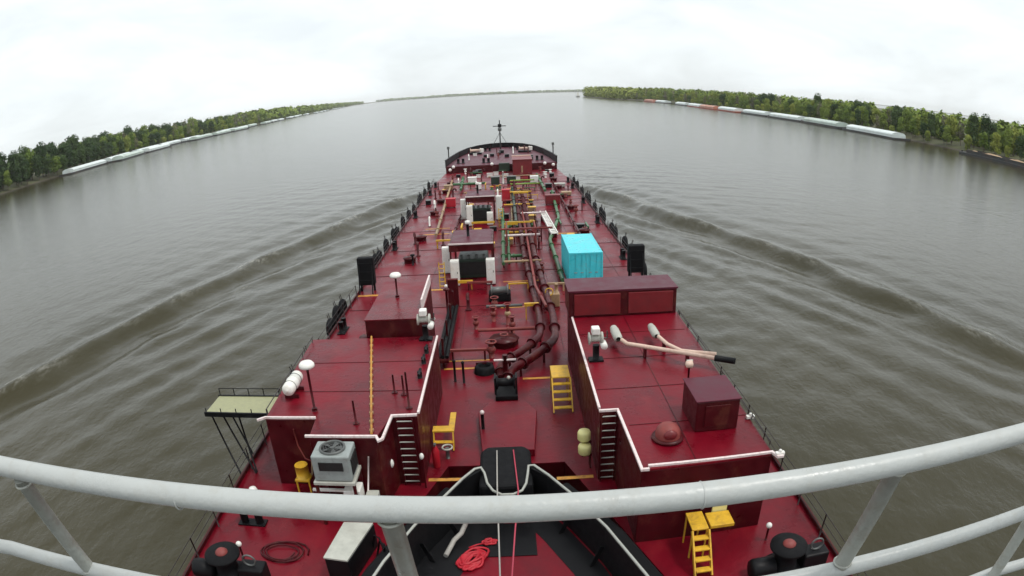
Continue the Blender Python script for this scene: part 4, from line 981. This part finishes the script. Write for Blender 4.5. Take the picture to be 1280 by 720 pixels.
pipe('dark red cargo pipe running aft beside the centreline and curving to port', [(1.35, 92, .8), (1.35, 50, .8), (1.75, 35, .8), (1.6, 32.2, .8), (.6, 30.6, .7), (-.6, 29.2, .6), (-.6, 28.2, .3)], .2, 'redsteel')
pipe('dark red cargo pipe curving outside the first one', [(2.15, 84, .85), (2.15, 50, .85), (2.55, 35, .85), (2.4, 31.6, .85), (1.2, 29.8, .7), (-.1, 28.4, .6), (-.3, 27.6, .3)], .22, 'redsteel')
pipe('faded red thin pipe on top of the cargo pipes', [(1.75, 66, 1.25), (1.75, 40, 1.25), (2.2, 36, 1.2)], .09, 'pinkred')
pipe('green pipe rising along the right of the nearer shelter', [(-.35, 70, .9), (-.35, 47, .9)], .14, 'green')
pipe('second green pipe along the right of the nearer shelter', [(.1, 62, .7), (.1, 48, .7)], .12, 'green')
pipe('green cross pipe just right of the nearer shelter', [(-.2, 50.4, .6), (1.2, 50.4, .6)], .14, 'green')
pipe('dark green pipe running along the centre beyond the nearer shelter', [(1.0, 86, .9), (1.0, 60, .9)], .16, 'darkgreen')
pipe('green cross pipe beyond the centre pipes', [(-.4, 63, .8), (1.2, 63, .8)], .13, 'green')
pipe('green pipe along the left of the turquoise container', [(3.9, 43.4, .5), (3.9, 56, .5), (5.6, 66, .5), (6.3, 84, .5)], .16, 'green')
pipe('tan pipe running forward along the port side', [(-6.9, 60, .5), (-8.2, 98, .5)], .14, 'tan')
pipe('green pipe running forward beside the port tan pipe', [(-6.2, 88, .6), (-6.6, 101, .6)], .18, 'green')
pipe('green pipe at the starboard side near the forecastle', [(5.4, 84, .6), (5.2, 101, .6)], .18, 'green')
pipe('green cross manifold pipe on the port side near the forecastle', [(-7.6, 92, .8), (-2.8, 92, .8)], .17, 'green')
for i, (y, m_, x0, x1, z) in enumerate(((47.2, 'tan', -.3, 2.6, 1.0), (54.0, 'edge', -.2, 2.9, 1.5), (57.5, 'pinkred', -.8, 4.3, 1.3), (66.5, 'edge', 1.6, 4.2, 1.0), (72.5, 'yellow', -.2, 2.8, .9), (75.5, 'pinkred', -4.0, 2.8, .9), (80.5, 'yellow', .5, 3.4, 1.1), (83.6, 'tan', -5.5, 3.2, .8), (89.5, 'lime', .8, 5.0, .8), (92.5, 'lime', .8, 4.4, .9), (98.5, 'tan', -2.5, 5.6, .8), (34.0, 'pinkred', -1.9, 1.6, .6), (37.8, 'steel', -1.5, .8, .7))):
    lab = {47.2: 'tan cross pipe right of the nearer shelter', 54.0: 'pale cross pipe on the manifold rack', 57.5: 'faded red cross pipe behind the manifold rack', 66.5: 'pale cross pipe by the long white gangway', 72.5: 'yellow cross pipe right of the farther shelter', 75.5: 'faded red cross pipe behind the farther shelter',
           80.5: 'yellow cross pipe beyond the farther shelter', 83.6: 'tan cross pipe spanning the deck beyond both shelters', 89.5: 'lime cross pipe on the starboard side', 92.5: 'lime cross pipe beside the dark green tanks', 98.5: 'tan cross pipe in front of the forecastle', 34.0: 'faded red cross pipe nearest the camera', 37.8: 'grey pipe under the black winch'}[y]
    pipe(lab, [(x0, y, z), (x1, y, z)], .1, m_)
t = thing('manifold_rack', 'open frame over the cargo pipes right of the nearer shelter', 'frame', (1.1, 54, 0))
for x in (.0, 2.5):
    for y in (53.2, 56.0): MB().bar((x, y, 0), (x, y, 2.2), .14, .14).build('post', M['pinkred'], t)
for y in (53.2, 56.0): MB().bar((-.1, y, 2.25), (2.6, y, 2.25), .14, .14).build('beam', M['yellow' if y > 54 else 'pinkred'], t)
for x in (.0, 2.5): MB().bar((x, 53.2, 2.27), (x, 56.0, 2.27), .1, .1).build('side_beam', M['pinkred'], t)
# long white gangway stowed on deck
t = thing('stowed_gangway', 'long white gangway stowed on deck ahead of the container', 'gangway', (4.5, 62, 0))
for dx in (-.3, .3): MB().bar((4.45+dx, 57.2, .75), (4.05+dx, 68.2, .75), .08, .25).build('side_beam', M['white'], t)
for i in range(16): f_ = (i+.5)/16; MB().bar((4.45-.4*f_-.28, 57.2+11*f_, .75), (4.45-.4*f_+.28, 57.2+11*f_, .75), .35, .05).build('tread', M['white'], t)
for f_ in (.15, .85): MB().box(4.45-.4*f_-.4, 4.45-.4*f_+.4, 57.2+11*f_-.1, 57.2+11*f_+.1, 0, .62).build('trestle', M['redsteel'], t)
# windlass ahead of the notch
t = thing('windlass', 'black windlass with a pale crossbar on the centreline', 'windlass', (-.35, 26.8, 0))
MB().box(-.85, .2, 26.3, 27.4, 0, .25).build('base', M['blackpaint'], t, .03); MB().lathe((-.35, 26.8, .75), [(0, -.45), (.34, -.45), (.34, -.38), (.2, -.34), (.2, .34), (.34, .38), (.34, .45), (0, .45)], 20, 'x').build('drum', M['blackpaint'], t)
for x in (-.85, .15): MB().box(x-.04, x+.04, 26.5, 27.1, .25, 1.1).build('side_frame', M['blackpaint'], t)
MB().cyl(-.35, 28.3, 0, 1.5, .13, 12).build('post', M['redsteel'], t); MB().tube([(-.9, 28.25, 1.25), (.2, 28.25, 1.25)], .06, 8).build('crossbar', M['edge'], t)
MB().sphere((-.2, 26.45, 1.15), .09).build('grease_cap', M['lightgrey'], t)
t = thing('chock', 'round black chock beside the yellow stripes left of the windlass', 'chock', (-1.45, 29.6, 0)); MB().lathe((-1.45, 29.6, 0), [(.55, 0), (.5, .3), (.35, .42), (.3, .3), (.28, .05), (0, .05)], 20).build('ring', M['black'], t); MB().box(-1.9, -1.0, 29.9, 30.0, 0, .4).build('back_plate', M['redsteel'], t)
t = thing('deck_machine', 'black deck winch behind the faded red fittings amidships', 'winch', (-.7, 41.0, 0))
MB().box(-1.4, .1, 40.6, 41.6, 0, .6).build('body', M['black'], t, .08); MB().lathe((-.65, 40.9, .75), [(0, -.6), (.38, -.6), (.38, -.5), (.25, -.48), (.25, .48), (.38, .5), (.38, .6), (0, .6)], 18, 'x').build('drum', M['steel'], t)
for i, (x, y, h_, lab) in enumerate(((-1.05, 37.0, .9, 'left faded red valve of the group amidships'), (-.15, 36.3, 1.3, 'middle faded red valve with tan top amidships'), (.1, 34.9, 1.0, 'right faded red valve of the group amidships'), (-2.1, 35.8, .7, 'short faded red valve at the left of the group'))):
    t = thing('cargo_valve', lab, 'valve', (x, y, 0)); MB().cyl(x, y, 0, h_, .14, 12, .1).build('body', M['pinkred'], t); MB().torus((x, y, h_+.05), .2, .03, 'z', 16, 6).build('hand_wheel', M['pinkred'], t); MB().sphere((x, y, h_*.55), .2, 12).build('bonnet', M['pinkred'] if i != 1 else M['tan'], t)
t = thing('raised_hatch', 'dark red octagonal hatch amid the curving pipes', 'hatch', (-.4, 33, 0)); MB().lathe((-.4, 33.2, 0), [(.8, 0), (.8, .3), (.86, .32), (.86, .4), (0, .45)], 8).build('coaming', M['redsteel'], t); MB().torus((-.4, 33.2, .6), .22, .04, 'z', 18, 6).build('hand_wheel', M['pinkred'], t)
for x, y, lab in ((-2.9, 32.8, 'left of two dark posts standing on the deck beside the port raised deck'), (-2.45, 32.6, 'right of two dark posts standing on the deck beside the port raised deck')):
    t = thing('vent_post', lab, 'post', (x, y-4.2, 0)); MB().cyl(x, y-4.2, 0, 1.1, .06, 10).build('post', M['blackpaint'], t); MB().sphere((x, y-4.2, 1.12), .09).build('cap', M['blackpaint'], t)
for x, y, h_, c_, lab in ((-4.05, 38.6, 1.6, 'redsteel', 'dark red vent stand left of the shelter'), (-8.0, 51, .8, 'blackpaint', 'dark post alone on the port deck')):
    t = thing('vent_post', lab, 'post', (x, y, 0)); MB().cyl(x, y, 0, h_, .08, 10).build('post', M[c_], t); MB().lathe((x, y, h_), [(.1, 0), (.2, .05), (.2, .15), (0, .2)], 12).build('cap', M[c_], t)
for x, y, lab in ((-4.35, 41.6, 'left of two small white lamps before the nearer shelter'), (-4.0, 41.6, 'right of two small white lamps before the nearer shelter'), (-4.6, 35.2, 'small white lamp beside the winch post')):
    t = thing('deck_lamp', lab, 'lamp', (x, y, 0)); MB().cyl(x, y, 0, .9, .04, 8).build('post', M['redsteel'], t); MB().sphere((x, y, .98), .13).build('lens', M['white'], t)
# long dark rack along port inner side ahead of the raised deck
t = thing('hose_rack', 'dark rack of equipment along the inner edge of the higher port trunk', 'rack', (-3.5, 34, 0))
MB().box(-3.95, -3.3, 30.0, 38.5, .4, .55).build('shelf', M['redsteel'], t)
for y in (30.3, 33, 35.7, 38.2): MB().bar((-3.6, y, 0), (-3.6, y, 1.7), .1, .1).build('post', M['redsteel'], t)
for k in range(3): MB().tube([(-3.85+.22*k, 30.2, .65), (-3.85+.22*k, 38.3, .65)], .1, 8).build('hose', M['black'], t)
MB().box(-4.1, -3.4, 40.0, 40.4, 0, 1.9).build('cabinet', M['redsteel'], t, .03); MB().box(-4.1, -3.4, 39.95, 40.0, 1.9, 1.98).build('cabinet_edge', M['pinkred'], t)

# forward deck clutter
for x0, x1, y, h_, m_, lab, nm in ((-2.05, -.75, 95.5, 1.15, 'darkgreen', 'left of two dark green tanks on the forward deck', 'deck_tank'), (.35, 1.75, 95.5, 1.15, 'darkgreen', 'right of two dark green tanks on the forward deck', 'deck_tank'),
        (3.9, 5.1, 95.0, 1.1, 'white', 'white cabinet right of the dark green tanks', 'cabinet'), (-5.6, -4.3, 96.5, 1.1, 'white', 'white machine left of the dark green tanks', 'machine'), (-4.1, -3.4, 91.0, .9, 'white', 'small white box ahead of the farther shelter', 'cabinet'),
        (-7.4, -6.2, 77.5, 1.1, 'brightred', 'bright red fire monitor box on the port deck', 'fire_box'), (4.9, 6.7, 76.5, 1.2, 'panelred', 'dark red box right of the centre pipes', 'deck_box'), (-8.9, -7.6, 92, .7, 'tan', 'tan box at the port side near the forecastle', 'deck_box'),
        (-.4, .6, 79.5, 1.6, 'brightred', 'red pump housing beyond the farther shelter', 'pump'), (7.2, 8.7, 90.5, .5, 'lightgrey', 'pale flat box on the starboard side near the forecastle', 'deck_box'), (7.5, 8.8, 83.0, .45, 'tan', 'pale tan box on the starboard deck amid hatches', 'deck_box')):
    t = thing(nm, lab, nm.replace('_', ' '), ((x0+x1)/2, y, 0)); MB().box(x0, x1, y-.5, y+.5, .1, h_).build('body', M[m_], t, .06)
    MB().box(x0-.03, x1+.03, y-.53, y+.53, h_, h_+.06).build('lid', M[m_] if m_ != 'darkgreen' else M['steel'], t)
    for x in (x0+.1, x1-.2): MB().box(x, x+.1, y-.4, y+.4, 0, .1).build('skid', M['redsteel'], t)
t = thing('deck_crane', 'white post crane between the dark green tanks', 'crane', (-.2, 96, 0)); MB().cyl(-.2, 96, 0, 1.7, .14, 12).build('post', M['white'], t); MB().tube([(-.2, 96, 1.65), (-.2, 94.4, 2.1)], .08, 8).build('jib', M['white'], t)
t = thing('forward_house', 'red deckhouse with pale roof edge at the forecastle break', 'deckhouse', (3.1, 106, 0))
MB().box(1.5, 4.7, 105.6, 111.4, 0, 2.5).build('wall', M['panelred'], t, .03); MB().box(1.4, 4.8, 105.5, 111.45, 2.5, 2.6).build('roof', M['panelred'], t); MB().box(1.4, 4.8, 111.0, 111.45, 2.6, 2.75).build('roof_edge', M['lag'], t)
MB().box(2.9, 3.15, 105.5, 105.6, .4, 1.5).build('pipe_box', M['tan'], t)
tag(MB().box(-.9, 1.0, 110.7, 111.4, 0, 1.5).build('vent_locker', M['darkgreen'], None, .05, (0, 111, 0)), 'dark locker against the forecastle break beside the red deckhouse', 'locker')
for x, z, lab in ((-8.9, 1.0, 'white lamp at the port side of the forecastle break'), (7.2, 1.0, 'larger white lamp at the starboard side of the forecastle break'), (8.7, .7, 'smaller white lamp outboard of the larger one at the forecastle break'), (-9.5, .5, 'small pale lamp outboard on the port forecastle break'), (-2.1, 1.2, 'white lamp in the middle of the forecastle break')):
    t = thing('deck_lamp', lab, 'lamp', (x, 110.9, 0)); MB().cyl(x, 110.9, 0, z, .06, 8).build('post', M['redsteel'], t); MB().sphere((x, 110.9, z+.2), .3).build('lens', M['white'], t)
for x, y, lab in ((-5.8, 132, 'pale anchor winch on the port side of the forecastle'), (4.4, 132.5, 'pale anchor winch on the starboard side of the forecastle')):
    t = thing('anchor_winch', lab, 'winch', (x, y, 1.2)); MB().box(x-1.3, x+1.3, y-.6, y+.6, 1.23, 1.6).build('base', M['blackpaint'], t)
    MB().lathe((x, y, 2.05), [(0, -1.1), (.5, -1.1), (.5, -1.0), (.28, -.98), (.28, .98), (.5, 1.0), (.5, 1.1), (0, 1.1)], 18, 'x').build('drum', M['lag'], t)
    MB().box(x+.9, x+1.7, y-.4, y+.4, 1.6, 2.4).build('motor', M['white'], t, .05)
for x, y, lab in ((-7.9, 116, 'dark bollards at the port aft side of the forecastle'), (6.6, 116, 'dark bollards at the starboard aft side of the forecastle'), (-3.4, 138, 'dark bollards near the port bow rail'), (2.6, 138, 'dark bollards near the starboard bow rail'), (-3.2, 115, 'dark bollards at the middle of the forecastle')):
    t = thing('mooring_bitts', lab, 'bollard', (x, y, 1.23)); MB().box(x-.8, x+.8, y-.3, y+.3, 1.23, 1.3).build('base', M['blackpaint'], t)
    for s in (-1, 1): MB().cyl(x+s*.45, y, 1.3, 2.1, .24, 14).build('bollard', M['blackpaint'], t)
# small fittings all over the cargo deck
def fit_valve(m1, m2):
    t = thing('deck_valve', 'x', 'valve'); MB().cyl(0, 0, 0, .7, .13, 10).build('body', M[m1], t); MB().sphere((0, 0, .4), .22, 10).build('bonnet', M[m1], t); MB().torus((0, 0, .78), .24, .04, 'z', 14, 5).build('hand_wheel', M[m2], t); return t
def fit_vent(m1, m2):
    t = thing('gooseneck_vent', 'x', 'vent'); MB().tube([(0, 0, 0), (0, 0, .9), (0, -.1, 1.05), (0, -.25, 1.08), (0, -.36, .98), (0, -.38, .8)], .1, 10).build('pipe', M[m1], t); MB().cyl(0, 0, 0, .06, .2, 10).build('flange', M[m2], t); return t
def fit_box(m1, m2):
    t = thing('fitting_box', 'x', 'box'); MB().box(-.4, .4, -.3, .3, 0, .5).build('body', M[m1], t, .03); MB().box(-.43, .43, -.33, .33, .5, .55).build('lid', M[m2], t); return t
def fit_bar(m1, m2):
    t = thing('pipe_stand', 'x', 'stand'); MB().box(-.9, .9, -.07, .07, .5, .62).build('beam', M[m1], t)
    for x in (-.8, .8): MB().bar((x, 0, 0), (x, 0, .5), .09, .09).build('leg', M[m2], t)
    return t
FT = [(fit_valve('pinkred', 'pinkred'), 'faded red valve'), (fit_valve('green', 'yellow'), 'green valve with yellow wheel'), (fit_valve('white', 'white'), 'white valve'), (fit_vent('redsteel', 'redsteel'), 'dark red gooseneck vent'), (fit_vent('white', 'redsteel'), 'white gooseneck vent'),
      (fit_box('tan', 'yellow'), 'tan box with yellow lid'), (fit_box('white', 'lightgrey'), 'white fitting box'), (fit_box('blackpaint', 'steel'), 'black fitting box'), (fit_bar('yellow', 'yellow'), 'yellow pipe stand'), (fit_bar('pinkred', 'redsteel'), 'faded red pipe stand'), (fit_bar('green', 'darkgreen'), 'green pipe stand')]
fused = set(); rf = random.Random(21); taken = []
blocks = [(1.2, 5, 105, 112), (-1.2, 1.3, 110, 112), (-5.4, -.2, 44.4, 51), (-5.2, -.3, 63.5, 71.5), (3.6, 7.2, 42, 50), (3.6, 5.0, 56, 69), (-2.2, .4, 39.8, 42.2), (-2.4, .8, 32, 38), (-4.3, -3.1, 30, 41), (-5.7, 5.3, 94, 98), (-7.6, -6, 76.5, 78.5), (-.5, .7, 78.5, 80.5), (4.8, 6.8, 75.5, 77.5)]
def drop(n, xf, y0, y1, kinds, where, z=0.004):
    c = 0; tries = 0
    while c < n and tries < 900:
        tries += 1; x = xf(); y = rf.uniform(y0, y1)
        if any(a-.5 < x < b and c0_-.5 < y < d+.5 for a, b, c0_, d in blocks) or any(abs(x-p)+abs(y-q) < 1.5 for p, q in taken): continue
        taken.append((x, y)); k = rf.choice(kinds); p, lb = FT[k]
        o = p if k not in fused else copy_tree(p); fused.add(k)
        placed(o, (x, y, z), rf.choice((0, 0, 1.57, 3.14)), rf.uniform(.8, 1.25), f'{lb} among others {where}', f'{lb}s {where}'); c += 1
drop(34, lambda: rf.uniform(-.2, 3.6), 43, 93, [0, 0, 1, 3, 5, 8, 8, 9, 9, 10, 7], 'along the centre piping')
drop(16, lambda: rf.uniform(-5, 3.4), 72, 93, [0, 1, 2, 4, 6, 8, 9, 10, 5], 'beyond the farther shelter')
drop(12, lambda: rf.uniform(-5.6, -.5), 52, 63, [0, 3, 5, 9, 8, 7], 'between the two shelters')
drop(14, lambda: rf.uniform(-10, -6), 48, 97, [0, 3, 3, 4, 7, 5], 'on the open port side deck')
drop(14, lambda: rf.uniform(5.5, 9), 51, 97, [0, 3, 3, 7, 5, 10], 'on the open starboard side deck')
drop(26, lambda: rf.uniform(-8.5, 8), 98.5, 110, [1, 3, 0, 2, 6, 7, 5, 10], 'just before the forecastle')
drop(18, lambda: rf.uniform(-7, 6), 114, 134, [3, 4, 6, 7, 0, 7, 9], 'on the forecastle', 1.234)
drop(6, lambda: rf.uniform(-2.8, 0), 31, 44, [0, 3, 9], 'around the curving pipes')
for x_, y_, L_, m_, lab in ((-2.6, 51.5, 10, 'pinkred', 'faded red pipe line between the two shelters'), (-5.3, 52, 22, 'redsteel', 'dark red pipe line left of the shelters'), (3.1, 58, 30, 'redsteel', 'dark red pipe line right of the centre pipes'), (6.9, 52, 42, 'redsteel', 'dark red pipe line on the starboard side'), (.6, 64, 26, 'tan', 'tan pipe line beside the centre green pipes')):
    pipe(lab, [(x_, y_, .4), (x_+.3, y_+L_, .4)], .11, m_)
# foremast
t = thing('foremast', 'dark foremast with crosstree at the bow', 'mast', (-.6, 142, 1.6))
MB().cyl(-.6, 142, 1.23, 7.8, .17, 10, .1).build('pole', M['blackpaint'], t); MB().tube([(-2.1, 142, 6.45), (.8, 142, 6.45)], .09, 8).build('crosstree', M['blackpaint'], t)
MB().lathe((-.6, 142, 5.3), [(.15, 0), (.42, .1), (.42, .75), (.15, .85)], 14).build('searchlight', M['steel'], t); MB().box(-1.0, -.2, 141.7, 142.3, 6.2, 6.9).build('lamp_box', M['blackpaint'], t)
for s in (-1, 1): MB().tube([(-.6+s*2.2, 140.8, 1.23), (-.6, 142, 5.0)], .05, 6).build('stay', M['blackpaint'], t)
for x, lab in ((-10.25, 'dark side light post at the port shoulder of the bow'), (9.3, 'dark side light post at the starboard shoulder of the bow')):
    t = thing('side_light', lab, 'lamp', (x, 118, 1.2)); MB().cyl(x, 118, 1.2, 3.8, .1, 8).build('post', M['blackpaint'], t); MB().box(x-.22, x+.22, 117.8, 118.2, 3.8, 4.3).build('housing', M['steel'], t, .03)

# ------------------------------------------------------------------ railing in front of the camera on the wheelhouse roof
t = thing('railing', 'white painted pipe railing on the wheelhouse roof across the foreground', 'railing', (0, .9, 12.2))
def tri(z): return .83+(13.355-z)*.26
MB().tube([(-3.1, tri(13.355)-.25, 13.41), (-2.2, .82, 13.385), (-1.14, .83, 13.372), (0, .83, 13.353), (1.12, .83, 13.347), (2.2, .82, 13.345), (3.1, .6, 13.345)], .0235, 24).build('top_rail', M['rail'], t)
MB().tube([(-3.1, .7, 13.03), (-1.4, .92, 13.015), (0, .93, 12.99), (1.4, .92, 12.985), (3.1, .7, 12.98)], .021, 20).build('lower_rail', M['rail'], t)
MB().tube([(-3.1, .8, 12.66), (-1.4, 1.0, 12.66), (0, 1.01, 12.65), (1.5, 1.0, 12.66), (3.1, .8, 12.66)], .019, 20).build('lower_rail', M['rail'], t)
for x in (-2.0, -1.085, -.218, .735, 1.475, 2.3):
    MB().tube([(x, .835, 13.345), (x, .925, 13.0), (x, 1.05, 12.2)], .0195, 20).build('post', M['post'], t)

for x in (-2.0, -1.085, -.218, .735, 1.475, 2.3):
    MB().torus((x, .838, 13.328), .021, .0035, 'z', 20, 6).build('weld', M['post'], t); MB().torus((x, .922, 13.012), .021, .0035, 'z', 20, 6).build('weld', M['post'], t)
for x in (-1.62, -.62, .31, 1.2): MB().torus((x, .8305, 13.3585 if x < 0 else 13.3505), .0234, .002, 'x', 24, 6).build('weld', M['rail'], t)

# ------------------------------------------------------------------ river haze
hz = MB().box(-9400, 9400, -3900, 9400, WZ-2.5, 75).build('haze', None)
hz.data.materials.clear(); m = bpy.data.materials.new('haze'); m.use_nodes = True; N = m.node_tree.nodes
N.remove(N['Principled BSDF']); pv = N.new('ShaderNodeVolumePrincipled'); pv.inputs['Color'].default_value = (1, 1, 1, 1); pv.inputs['Density'].default_value = .00007
m.node_tree.links.new(pv.outputs[0], N['Material Output'].inputs['Volume']); hz.data.materials.append(m); tag(hz, 'pale river haze', kind='stuff')
